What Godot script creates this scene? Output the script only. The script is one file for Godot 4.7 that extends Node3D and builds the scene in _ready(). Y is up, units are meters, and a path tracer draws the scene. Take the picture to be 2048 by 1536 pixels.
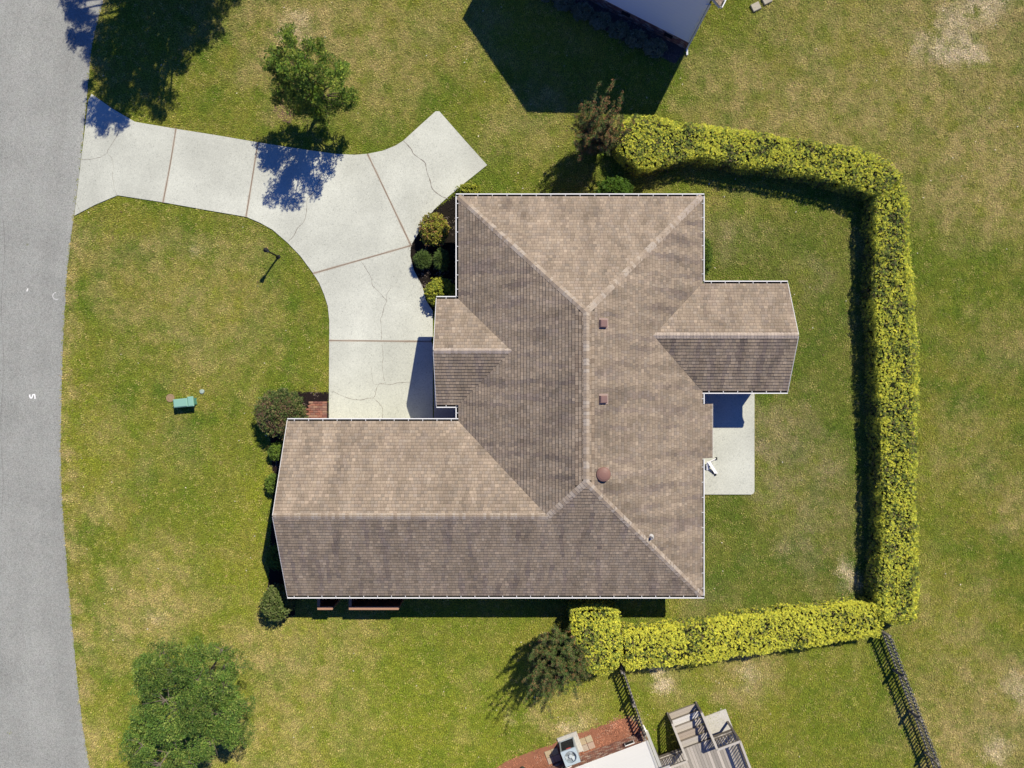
extends Node3D
# An aerial view straight down on a hip-roofed house, its driveway, hedges and neighbours.
# World: y up, x to the east of the picture, z to the south of it, metres. The camera hangs over the origin.

const CAM_H := 33.5
const FOCAL := 1420.0          # focal length in photograph pixels (2048 wide)

var rng := RandomNumberGenerator.new()
var taken := {}
var M := {}
var n_big := FastNoiseLite.new()
var n_mid := FastNoiseLite.new()
var n_small := FastNoiseLite.new()
var no_grass: Array = []       # polygons (PackedVector2Array) where no lawn grows
var no_grass_box: Array = []

# ---------------------------------------------------------------- small helpers

func at(col: float, row: float, h := 0.0) -> Vector3:
	# the point at height h that a survey of the photograph puts at this column and row
	return Vector3((col - 1024.0) * (CAM_H - h) / FOCAL, h, (row - 768.0) * (CAM_H - h) / FOCAL)

func at2(col: float, row: float, h := 0.0) -> Vector2:
	var p := at(col, row, h)
	return Vector2(p.x, p.z)

func rr(a: float, b: float) -> float:
	return rng.randf_range(a, b)

func rc(c: Color, spread := 0.12) -> Color:
	var k := 1.0 + rr(-spread, spread)
	return Color(c.r * k, c.g * k, c.b * k)

class MB:
	var v := PackedVector3Array()
	var n := PackedVector3Array()
	var c := PackedColorArray()
	var col := Color.WHITE

	func tri(a: Vector3, b: Vector3, d: Vector3) -> void:
		var nn := (d - a).cross(b - a).normalized()
		v.append(a); v.append(b); v.append(d)
		for k in 3:
			n.append(nn); c.append(col)

	func tri_out(a: Vector3, b: Vector3, d: Vector3, out: Vector3) -> void:
		if (d - a).cross(b - a).dot(out) < 0.0:
			tri(a, d, b)
		else:
			tri(a, b, d)

	func quad(a: Vector3, b: Vector3, d: Vector3, e: Vector3, out: Vector3) -> void:
		if (d - a).cross(b - a).dot(out) < 0.0:
			tri(a, d, b); tri(a, e, d)
		else:
			tri(a, b, d); tri(a, d, e)

	func box(center: Vector3, size: Vector3, bs := Basis.IDENTITY) -> void:
		var x := bs.x * size.x * 0.5
		var y := bs.y * size.y * 0.5
		var z := bs.z * size.z * 0.5
		for s in [-1.0, 1.0]:
			quad(center + s * x - y - z, center + s * x + y - z, center + s * x + y + z, center + s * x - y + z, s * x)
			quad(center + s * y - x - z, center + s * y + x - z, center + s * y + x + z, center + s * y - x + z, s * y)
			quad(center + s * z - x - y, center + s * z + x - y, center + s * z + x + y, center + s * z - x + y, s * z)

	func bevel_box(center: Vector3, size: Vector3, b: float, bs := Basis.IDENTITY) -> void:
		# a box whose upper edges are chamfered by b
		var x := size.x * 0.5
		var y := size.y * 0.5
		var z := size.z * 0.5
		var lo := [Vector3(-x, -y, -z), Vector3(x, -y, -z), Vector3(x, -y, z), Vector3(-x, -y, z)]
		var mi := [Vector3(-x, y - b, -z), Vector3(x, y - b, -z), Vector3(x, y - b, z), Vector3(-x, y - b, z)]
		var hi := [Vector3(-x + b, y, -z + b), Vector3(x - b, y, -z + b), Vector3(x - b, y, z - b), Vector3(-x + b, y, z - b)]
		for k in 4:
			var l := (k + 1) % 4
			var o: Vector3 = bs * ((lo[k] + lo[l]) * Vector3(1, 0, 1))
			quad(center + bs * lo[k], center + bs * lo[l], center + bs * mi[l], center + bs * mi[k], o)
			quad(center + bs * mi[k], center + bs * mi[l], center + bs * hi[l], center + bs * hi[k], o.normalized() + bs.y)
		quad(center + bs * hi[0], center + bs * hi[1], center + bs * hi[2], center + bs * hi[3], bs.y)
		quad(center + bs * lo[0], center + bs * lo[1], center + bs * lo[2], center + bs * lo[3], -bs.y)

	func bar(p: Vector3, q: Vector3, w: float, h: float, up := Vector3.UP) -> void:
		var z := (q - p).normalized()
		var x := up.cross(z)
		if x.length() < 0.01:
			x = Vector3.RIGHT.cross(z)
		x = x.normalized()
		box((p + q) * 0.5, Vector3(w, h, (q - p).length()), Basis(x, z.cross(x), z))

	func tube(p: Vector3, q: Vector3, r0: float, r1: float, seg := 7, capped := false) -> void:
		var z := (q - p).normalized()
		var x := z.cross(Vector3(0.31, 0.2, 0.93)).normalized()
		if absf(z.dot(Vector3(0.31, 0.2, 0.93))) > 0.98:
			x = z.cross(Vector3.RIGHT).normalized()
		var y := z.cross(x)
		for k in seg:
			var a := TAU * k / seg
			var b := TAU * (k + 1) / seg
			var da := x * cos(a) + y * sin(a)
			var db := x * cos(b) + y * sin(b)
			quad(p + da * r0, p + db * r0, q + db * r1, q + da * r1, da + db)
			if capped:
				tri_out(q, q + da * r1, q + db * r1, z)
				tri_out(p, p + da * r0, p + db * r0, -z)

	func lathe(center: Vector3, prof: Array, seg := 20) -> void:
		# prof: [radius, height] pairs from the bottom up
		for i in prof.size() - 1:
			for k in seg:
				var a := TAU * k / seg
				var b := TAU * (k + 1) / seg
				var da := Vector3(cos(a), 0, sin(a))
				var db := Vector3(cos(b), 0, sin(b))
				var r0: float = prof[i][0]
				var r1: float = prof[i + 1][0]
				var y0 := Vector3(0, prof[i][1], 0)
				var y1 := Vector3(0, prof[i + 1][1], 0)
				var slope := Vector3(0, (r0 - r1), 0)
				var out := (da + db).normalized() * maxf(0.001, absf(prof[i + 1][1] - prof[i][1])) + slope
				if r0 > 0.0005:
					tri_out(center + da * r0 + y0, center + db * r0 + y0, center + db * r1 + y1, out)
				if r1 > 0.0005:
					tri_out(center + da * r0 + y0, center + db * r1 + y1, center + da * r1 + y1, out)

	func slab(poly: PackedVector2Array, y0: float, y1: float) -> void:
		var idx := Geometry2D.triangulate_polygon(poly)
		for k in range(0, idx.size(), 3):
			var a := poly[idx[k]]; var b := poly[idx[k + 1]]; var d := poly[idx[k + 2]]
			tri_out(Vector3(a.x, y1, a.y), Vector3(b.x, y1, b.y), Vector3(d.x, y1, d.y), Vector3.UP)
			tri_out(Vector3(a.x, y0, a.y), Vector3(b.x, y0, b.y), Vector3(d.x, y0, d.y), Vector3.DOWN)
		var ccw := Geometry2D.is_polygon_clockwise(poly)
		for k in poly.size():
			var a := poly[k]
			var b := poly[(k + 1) % poly.size()]
			var o := Vector3(b.y - a.y, 0, -(b.x - a.x))
			if ccw:
				o = -o
			quad(Vector3(a.x, y0, a.y), Vector3(b.x, y0, b.y), Vector3(b.x, y1, b.y), Vector3(a.x, y1, a.y), o)

	func ribbon(pts: Array, w: float, y: float, jitter := 0.0, seed := 1) -> void:
		# a flat strip along points (Vector2), its width uneven by jitter
		var r := RandomNumberGenerator.new()
		r.seed = seed
		var left: Array = []
		var right: Array = []
		for k in pts.size():
			var d: Vector2 = (pts[mini(k + 1, pts.size() - 1)] - pts[maxi(k - 1, 0)]).normalized()
			var s := Vector2(-d.y, d.x)
			var hw := w * 0.5 * (1.0 + r.randf_range(-jitter, jitter))
			left.append(pts[k] + s * hw)
			right.append(pts[k] - s * hw)
		for k in pts.size() - 1:
			quad(Vector3(left[k].x, y, left[k].y), Vector3(left[k + 1].x, y, left[k + 1].y), Vector3(right[k + 1].x, y, right[k + 1].y), Vector3(right[k].x, y, right[k].y), Vector3.UP)

	func mesh() -> ArrayMesh:
		var arrays := []
		arrays.resize(Mesh.ARRAY_MAX)
		arrays[Mesh.ARRAY_VERTEX] = v
		arrays[Mesh.ARRAY_NORMAL] = n
		arrays[Mesh.ARRAY_COLOR] = c
		var m := ArrayMesh.new()
		m.add_surface_from_arrays(Mesh.PRIMITIVE_TRIANGLES, arrays)
		return m

func numbered(called: String, parent: Node) -> String:
	var key := str(parent.get_instance_id()) + called
	var k: int = taken.get(key, 0)
	taken[key] = k + 1
	return called if k == 0 else "%s_%03d" % [called, k]

func thing(called: String, label: String, category: String, pos := Vector3.ZERO, turn := 0.0, group := "") -> Node3D:
	var o := Node3D.new()
	o.name = numbered(called, self)
	add_child(o, true)
	o.position = pos
	o.rotation.y = turn
	o.set_meta("label", label)
	o.set_meta("category", category)
	if group != "":
		o.set_meta("group", group)
	return o

func setting(called: String) -> Node3D:
	var o := Node3D.new()
	o.name = numbered(called, self)
	add_child(o, true)
	o.set_meta("kind", "structure")
	return o

func part_mesh(called: String, mesh: Mesh, mat: Material, parent: Node, pos := Vector3.ZERO) -> MeshInstance3D:
	var o := MeshInstance3D.new()
	o.name = numbered(called, parent)
	o.mesh = mesh
	o.material_override = mat
	parent.add_child(o, true)
	o.position = pos
	return o

func part(called: String, mb: MB, mat: Material, parent: Node) -> MeshInstance3D:
	return part_mesh(called, mb.mesh(), mat, parent)

func scatter(called: String, mesh: Mesh, mat: Material, xf: Array, cols: PackedColorArray, parent: Node) -> MultiMeshInstance3D:
	var mm := MultiMesh.new()
	mm.transform_format = MultiMesh.TRANSFORM_3D
	mm.use_colors = true
	mm.mesh = mesh
	mm.instance_count = xf.size()
	for k in xf.size():
		mm.set_instance_transform(k, xf[k])
		mm.set_instance_color(k, cols[k])
	var o := MultiMeshInstance3D.new()
	o.name = numbered(called, parent)
	o.multimesh = mm
	o.material_override = mat
	parent.add_child(o, true)
	return o

func paving_image(size: int, seed: int, soft: float, salt: float, speck: float) -> ImageTexture:
	# a tileable paving surface: broad soft mottling, sandy grain, scattered dark and pale specks
	var fn := FastNoiseLite.new()
	fn.seed = seed
	fn.frequency = 0.006
	fn.fractal_octaves = 5
	fn.fractal_gain = 0.55
	var src := fn.get_seamless_image(size, size)
	var out := Image.create(size, size, false, Image.FORMAT_RGB8)
	var r := RandomNumberGenerator.new()
	r.seed = seed
	for y in size:
		for x in size:
			var g := 0.90 + soft * (src.get_pixel(x, y).r - 0.5) + salt * (r.randf() - 0.5)
			var w := 0.0
			var q := r.randf()
			if q < speck:
				g *= 0.80
			elif q < speck * 1.6:
				g = minf(g * 1.08, 1.0)
				w = 0.02
			g = clampf(g, 0.0, 1.0)
			out.set_pixel(x, y, Color(g, g, clampf(g - w, 0.0, 1.0)))
	return ImageTexture.create_from_image(out)

func grain_image(size: int, seed: int, freq: float, lo: float, hi: float, speck := 0.0) -> ImageTexture:
	# a tileable grey grain: two octaves of noise between lo and hi, with a few odd specks
	var fn := FastNoiseLite.new()
	fn.seed = seed
	fn.frequency = freq
	fn.fractal_octaves = 4
	var src := fn.get_seamless_image(size, size)
	var out := Image.create(size, size, false, Image.FORMAT_RGB8)
	var r := RandomNumberGenerator.new()
	r.seed = seed
	for y in size:
		for x in size:
			var g := lerpf(lo, hi, src.get_pixel(x, y).r)
			g += r.randf_range(-0.06, 0.06)
			if r.randf() < speck:
				g *= r.randf_range(0.55, 1.2)
			g = clampf(g, 0.0, 1.0)
			out.set_pixel(x, y, Color(g, g, g))
	return ImageTexture.create_from_image(out)

func mat(called: String, color := Color.WHITE, rough := 0.9, tex: Texture2D = null, scale := 1.0) -> StandardMaterial3D:
	var m := StandardMaterial3D.new()
	m.resource_name = called
	m.albedo_color = color
	m.roughness = rough
	m.vertex_color_use_as_albedo = true
	m.metallic_specular = 0.3
	m.cull_mode = BaseMaterial3D.CULL_DISABLED
	if tex:
		m.albedo_texture = tex
		m.uv1_triplanar = true
		m.uv1_world_triplanar = true
		m.uv1_scale = Vector3.ONE * scale
	M[called] = m
	return m

func keep_clear(poly: PackedVector2Array) -> void:
	no_grass.append(poly)
	var b := Rect2(poly[0], Vector2.ZERO)
	for p in poly:
		b = b.expand(p)
	no_grass_box.append(b)

func lawn_free(p: Vector2) -> bool:
	for k in no_grass.size():
		if no_grass_box[k].has_point(p) and Geometry2D.is_point_in_polygon(p, no_grass[k]):
			return true
	return false

func poly(pts: Array, h := 0.0) -> PackedVector2Array:
	var out := PackedVector2Array()
	for p in pts:
		out.append(at2(p[0], p[1], h))
	return out

func smooth(pts: Array, steps := 6) -> Array:
	# Catmull-Rom through Vector2 points
	var out: Array = []
	for k in pts.size() - 1:
		var a: Vector2 = pts[maxi(k - 1, 0)]
		var b: Vector2 = pts[k]
		var c: Vector2 = pts[k + 1]
		var d: Vector2 = pts[mini(k + 2, pts.size() - 1)]
		for s in steps:
			var t := float(s) / steps
			out.append(0.5 * ((2.0 * b) + (c - a) * t + (2.0 * a - 5.0 * b + 4.0 * c - d) * t * t + (3.0 * b - a - 3.0 * c + d) * t * t * t))
	out.append(pts[pts.size() - 1])
	return out

# ---------------------------------------------------------------- lawn colour

const GREEN := Color(0.132, 0.206, 0.020)
const LIME := Color(0.285, 0.320, 0.028)
const OLIVE := Color(0.300, 0.284, 0.050)
const TAN := Color(0.53, 0.415, 0.172)
const SAND := Color(0.78, 0.64, 0.42)
# column, row, radius (photograph pixels), strength: dry patches, sandy patches, lush patches
var DRY := [[600, 90, 110, 0.85], [740, 110, 130, 0.65], [900, 60, 100, 0.45], [420, 40, 60, 0.2], [1900, 90, 160, 0.8], [1980, 20, 110, 0.8], [1600, 60, 80, 0.5], [1720, 60, 110, 0.5], [1840, 230, 130, 0.65],
	[1960, 330, 130, 0.85], [1480, 205, 100, 0.7], [1640, 230, 110, 0.75], [1750, 150, 130, 0.6], [2010, 700, 70, 0.4], [1940, 900, 80, 0.35], [2020, 1020, 50, 0.7],
	[1960, 1440, 130, 0.75], [1900, 1250, 90, 0.4], [2030, 1380, 60, 0.9], [300, 1220, 85, 0.75], [330, 1130, 70, 0.5], [520, 1290, 75, 0.65], [570, 1255, 40, 0.6],
	[610, 1340, 80, 0.55], [230, 1290, 60, 0.5], [700, 1290, 70, 0.35], [200, 1010, 40, 0.5], [230, 850, 45, 0.3], [420, 640, 130, 0.45], [340, 560, 90, 0.4], [480, 500, 60, 0.5],
	[260, 600, 60, 0.5], [200, 500, 50, 0.35], [420, 730, 60, 0.4], [350, 900, 60, 0.25], [1560, 870, 60, 0.6], [1550, 960, 50, 0.5], [1640, 940, 60, 0.4],
	[1640, 1060, 80, 0.35], [1440, 430, 60, 0.3], [1500, 440, 50, 0.25], [1640, 560, 40, 0.3], [1060, 250, 70, 0.5], [800, 60, 90, 0.3], [1140, 1440, 55, 0.9], [1490, 1335, 55, 1.0],
	[1350, 1370, 50, 0.5], [560, 1450, 80, 0.5], [700, 1440, 70, 0.3], [160, 1480, 60, 0.7], [150, 1130, 25, 0.5], [470, 1500, 60, 0.5], [1420, 1230, 60, 0.25], [580, 210, 45, 0.5]]
var BARE := [[1905, 80, 45, 0.8], [1940, 105, 30, 0.7], [1970, 10, 45, 0.7], [1330, 1352, 26, 0.95], [1496, 1345, 20, 0.6], [1700, 1165, 28, 0.5], [2035, 1390, 28, 0.6], [600, 70, 30, 0.35],
	[1150, 1445, 22, 0.5], [1270, 1440, 12, 0.6], [545, 1105, 14, 0.35], [1990, 1500, 22, 0.5], [415, 505, 10, 0.35], [1850, 90, 20, 0.4], [1020, 1450, 14, 0.2], [320, 1225, 16, 0.2]]
var LUSH := [[950, 350, 90, 0.8], [880, 230, 60, 0.5], [1330, 130, 110, 0.8], [1450, 60, 70, 0.6], [1890, 560, 130, 0.7], [1860, 400, 70, 0.6], [1640, 700, 120, 0.4], [1460, 540, 90, 0.6],
	[1440, 1060, 60, 0.6], [1480, 1150, 90, 0.5], [250, 740, 70, 0.6], [540, 720, 80, 0.7], [620, 560, 40, 0.6], [180, 640, 50, 0.6], [420, 420, 90, 0.5], [560, 470, 60, 0.6], [370, 1000, 90, 0.4],
	[200, 1150, 40, 0.7], [420, 1180, 60, 0.4], [870, 1430, 170, 0.8], [900, 1300, 120, 0.4], [1320, 1410, 60, 0.5], [1700, 1400, 110, 0.5], [1620, 1480, 60, 0.5], [460, 350, 60, 0.4],
	[450, 230, 50, 0.3], [190, 1240, 35, 0.5], [270, 1100, 45, 0.3], [480, 870, 60, 0.4], [740, 280, 60, 0.7], [1030, 380, 60, 0.5], [1850, 1050, 60, 0.3]]

func blob(list: Array, x: float, z: float) -> float:
	var s := 0.0
	for b in list:
		var bx: float = (b[0] - 1024.0) * CAM_H / FOCAL
		var bz: float = (b[1] - 768.0) * CAM_H / FOCAL
		var r: float = b[2] * CAM_H / FOCAL
		var d2 := ((x - bx) * (x - bx) + (z - bz) * (z - bz)) / (r * r)
		if d2 < 2.2:
			s = maxf(s, b[3] * clampf(1.25 - d2 * 0.6, 0.0, 1.0))
	return s

func lawn_color(x: float, z: float) -> Color:
	var a := n_big.get_noise_2d(x, z)
	var b := n_mid.get_noise_2d(x + 50.0, z)
	var s := n_small.get_noise_2d(x, z - 30.0)
	var wx := x + 0.9 * b + 0.35 * s
	var wz := z + 0.9 * a + 0.35 * n_mid.get_noise_2d(x, z + 80.0)
	var dry := blob(DRY, wx, wz)
	var lush := blob(LUSH, wx, wz)
	var bare := blob(BARE, wx, wz)
	var c := LIME.lerp(GREEN, clampf(0.46 + 1.0 * a + 0.55 * b, 0.0, 1.0))
	c = c.lerp(OLIVE, clampf(0.44 - 0.75 * b + 0.6 * s, 0.0, 0.9))
	var bright := 0.55 if z > 12.0 and x < 17.0 else 0.0
	c = c.lerp(GREEN.lerp(LIME, clampf(0.22 + 0.8 * a + 0.7 * s + bright, 0.0, 1.0)), lush * 0.85)
	var worn := n_mid.get_noise_2d(x * 0.8 - 70.0, z * 0.8 + 11.0)
	c = c.lerp(TAN, clampf(dry * (0.70 + 0.7 * s + 0.4 * b) + 0.18 * s + 0.6 * maxf(0.0, worn - 0.22) - 0.02, 0.0, 0.92))
	if x > 7.5 and x < 17.5 and z > -8.5 and z < 11.5:      # the fenced back lawn is a duller grass
		var dull := clampf(minf(minf(x - 7.5, 17.5 - x), minf(z + 8.5, 11.5 - z)) * 0.8, 0.0, 1.0)
		c = c.lerp(Color(c.r * 0.84, c.g * 0.86, c.b * 1.12), dull)
	c = c.lerp(SAND, clampf(bare * (0.9 + 1.6 * s), 0.0, 1.0))
	return c

# ---------------------------------------------------------------- foliage

func leaf_cluster(count: int, spread: float, length: float, width: float, seed: int, up := 0.35) -> ArrayMesh:
	# a clump of small folded leaves around the origin, +y its outer side
	var r := RandomNumberGenerator.new()
	r.seed = seed
	var mb := MB.new()
	for k in count:
		var d := Vector3(r.randf_range(-1, 1), r.randf_range(-0.5, 1), r.randf_range(-1, 1))
		if d.length() < 0.01:
			d = Vector3.UP
		var base := d.normalized() * spread * r.randf_range(0.15, 0.8)
		var dir := (d.normalized() + Vector3(0, up, 0) + Vector3(r.randf_range(-0.6, 0.6), r.randf_range(-0.4, 0.4), r.randf_range(-0.6, 0.6))).normalized()
		var side := dir.cross(Vector3(r.randf_range(-1, 1), 1.2, r.randf_range(-1, 1))).normalized()
		var nrm := side.cross(dir).normalized()
		var l := length * r.randf_range(0.7, 1.25)
		var w := width * r.randf_range(0.75, 1.2)
		var t := r.randf_range(0.72, 1.2)
		mb.col = Color(t, t * r.randf_range(0.94, 1.05), t * r.randf_range(0.8, 1.1))
		var tip := base + dir * l
		var m1 := base + dir * l * 0.5 + side * w * 0.5 + nrm * w * 0.15
		var m2 := base + dir * l * 0.5 - side * w * 0.5 + nrm * w * 0.15
		mb.tri(base, m1, tip)
		mb.tri(base, tip, m2)
	return mb.mesh()

func basis_on(normal: Vector3, scale: float) -> Basis:
	var y := normal.normalized()
	var x := y.cross(Vector3(rr(-1, 1), rr(-1, 1), rr(-1, 1)))
	if x.length() < 0.05:
		x = y.cross(Vector3(0.3, 0.5, 0.8))
	x = x.normalized()
	return Basis(x, y, x.cross(y)).scaled(Vector3.ONE * scale)

func mix_color(pal: Array) -> Color:
	return rc(pal[rng.randi() % pal.size()], 0.18)

func bush(called: String, label: String, category: String, pos: Vector3, rad: Vector3, count: int, leaf: Mesh, pal: Array, group := "", twig := Color(0.05, 0.035, 0.02), lift := 0.0, twigs := 0) -> Node3D:
	# a clipped or loose shrub: woody core and stems, leaves in a shell with gaps
	var o := thing(called, label, category, pos, 0.0, group)
	var core := MB.new()
	core.col = twig
	for k in 9:
		var d := Vector3(rr(-1, 1), rr(0.5, 1.6), rr(-1, 1)).normalized() * rad
		core.tube(Vector3(rr(-0.05, 0.05), 0.0, rr(-0.05, 0.05)), Vector3(d.x * 0.8, rad.y + d.y * 0.65 + lift, d.z * 0.8), 0.025, 0.008, 5)
	for k in twigs:
		var d := Vector3(rr(-1, 0.6), rr(0.2, 1.0), rr(-0.5, 1)).normalized()
		var p := Vector3(d.x * rad.x, rad.y + d.y * rad.y + lift, d.z * rad.z) * 0.93
		core.col = Color(0.33, 0.2, 0.14) * rr(0.7, 1.2)
		core.tube(p, p + Vector3(rr(-0.2, 0.2), rr(0.02, 0.16), rr(-0.2, 0.2)), 0.012, 0.004, 4)
	part("stem", core, M.bark, o)
	var xf: Array = []
	var cols := PackedColorArray()
	for k in count:
		var d := Vector3(rr(-1, 1), rr(-0.85, 1), rr(-1, 1))
		while d.length() > 1.0 or d.length() < 0.1:
			d = Vector3(rr(-1, 1), rr(-0.85, 1), rr(-1, 1))
		d = d.normalized()
		var lump := 1.0 + 0.32 * n_small.get_noise_3d(pos.x * 3.0 + d.x * 2.2, d.y * 2.2, pos.z * 3.0 + d.z * 2.2)
		var q := d * rad * lump * (1.0 - 0.42 * pow(rng.randf(), 2.5))
		q.y += rad.y + lift
		if q.y < 0.02:
			q.y = rr(0.02, 0.1)
		xf.append(Transform3D(basis_on(d + Vector3(0, 0.3, 0), rr(0.75, 1.25)), q))
		var pick := mix_color(pal)
		cols.append(pick)
	scatter("foliage", leaf, M.leaf, xf, cols, o).set_meta("kind", "stuff")
	return o

func hedge(called: String, label: String, pts: Array, h: float, density: float, pal: Array, deep: Array, leaf: Mesh, sunny := 0.2) -> void:
	# pts: [Vector2, width] along the row; a core coloured near black as shade between leaves, skinned with leaf rosettes
	var first: Vector2 = pts[0][0]
	var o := thing(called, label, "hedge", Vector3(first.x, 0, first.y), 0.0, "clipped golden hedges round the back lawn")
	var off := Vector3(first.x, 0, first.y)
	var core := MB.new()
	core.col = Color(0.012, 0.016, 0.006)  # shade inside the hedge, put into the colour of the core
	var prof := [[-0.78, 0.0], [-0.84, 0.45], [-0.8, 0.78], [-0.6, 0.9], [0.0, 0.92], [0.6, 0.9], [0.8, 0.78], [0.84, 0.45], [0.78, 0.0]]
	var rings: Array = []
	for k in pts.size():
		var d: Vector2 = (pts[mini(k + 1, pts.size() - 1)][0] - pts[maxi(k - 1, 0)][0]).normalized()
		var s := Vector2(-d.y, d.x)
		var ring: Array = []
		var c: Vector2 = pts[k][0]
		if k == 0:
			c += d * 0.15
		if k == pts.size() - 1:
			c -= d * 0.15
		for p in prof:
			var q: Vector2 = c + s * (p[0] * pts[k][1] * 0.5)
			ring.append(Vector3(q.x, p[1] * h, q.y) - off)
		rings.append(ring)
	for k in rings.size() - 1:
		for j in prof.size() - 1:
			var mid: Vector3 = (rings[k][j] + rings[k + 1][j + 1]) * 0.5
			var ax: Vector3 = (rings[k][0] + rings[k + 1][8]) * 0.5
			core.quad(rings[k][j], rings[k][j + 1], rings[k + 1][j + 1], rings[k + 1][j], mid - ax)
	for ring in [rings[0], rings[rings.size() - 1]]:
		for j in range(1, prof.size() - 1):
			core.tri(ring[0], ring[j], ring[j + 1])
	part("shaded_branches", core, M.bark, o).set_meta("kind", "stuff")
	var xf: Array = []
	var cols := PackedColorArray()
	for k in pts.size() - 1:
		var a: Vector2 = pts[k][0]
		var b: Vector2 = pts[k + 1][0]
		var d := (b - a).normalized()
		var s := Vector2(-d.y, d.x)
		var w: float = (pts[k][1] + pts[k + 1][1]) * 0.5
		var girth := w + 2.0 * h
		var extra := 0.0
		if k == 0 or k == pts.size() - 2:
			extra = 0.3
		var count := int((a.distance_to(b)) * girth * density)
		for j in count:
			var t := rng.randf()
			var g := rr(0.0, girth)
			var u: float
			var y: float
			var nrm: Vector3
			var wt: float = lerpf(pts[k][1], pts[k + 1][1], t)
			if g < h:
				u = -0.5; y = g; nrm = Vector3(-s.x, 0.25, -s.y)
			elif g < h + w:
				u = (g - h) / w - 0.5; y = h; nrm = Vector3(s.x * u * 0.6, 1, s.y * u * 0.6)
			else:
				u = 0.5; y = g - h - w; nrm = Vector3(s.x, 0.25, s.y)
			if y > h * 0.82 and absf(u) > 0.42:      # rounded shoulders
				y -= 0.16 * h * (absf(u) - 0.36) * 6.0 * rng.randf()
			var c2 := a.lerp(b, t) + s * (u * wt)
			var lump := n_small.get_noise_3d(c2.x * 1.6, y * 1.6, c2.y * 1.6)
			if n_small.get_noise_3d(c2.x * 7.5, y * 7.5, c2.y * 7.5) < -0.09 and rng.randf() < 0.92:
				continue
			var q := Vector3(c2.x, y, c2.y) + nrm.normalized() * (0.15 * lump + 0.16 * n_mid.get_noise_3d(c2.x * 1.3, y, c2.y * 1.3) - 0.10 * pow(rng.randf(), 2.0))
			q.y = maxf(q.y, 0.03)
			xf.append(Transform3D(basis_on(nrm + Vector3(rr(-0.3, 0.3), 0.3, rr(-0.3, 0.3)), rr(0.7, 1.25)), q - off))
			var gold := 1.1 * n_mid.get_noise_2d(c2.x * 1.3, c2.y * 1.3) + 0.6 * n_small.get_noise_2d(c2.x * 2.0, c2.y * 2.0) + rr(-0.6, 0.6) + sunny
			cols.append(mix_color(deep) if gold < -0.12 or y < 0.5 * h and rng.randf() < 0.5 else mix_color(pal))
	# the two ends
	for e in [0, pts.size() - 1]:
		var c: Vector2 = pts[e][0]
		var d: Vector2 = (pts[1][0] - pts[0][0]).normalized() * -1.0 if e == 0 else (pts[e][0] - pts[e - 1][0]).normalized()
		var s := Vector2(-d.y, d.x)
		var w: float = pts[e][1]
		for j in int(w * h * density * 1.3):
			var u := rr(-0.5, 0.5)
			var y := rr(0.0, h)
			var bulge := 0.34 * (1.0 - 4.0 * u * u) - 0.06
			var c2 := c + s * (u * w) + d * (bulge * rr(0.2, 1.0))
			if y > h * 0.85:
				y -= 0.1 * rng.randf()
			xf.append(Transform3D(basis_on(Vector3(d.x, 0.5, d.y), rr(0.7, 1.25)), Vector3(c2.x, maxf(y, 0.03), c2.y) - off))
			cols.append(mix_color(pal) if rng.randf() < 0.7 else mix_color(deep))
	scatter("foliage", leaf, M.leaf, xf, cols, o).set_meta("kind", "stuff")

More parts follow.
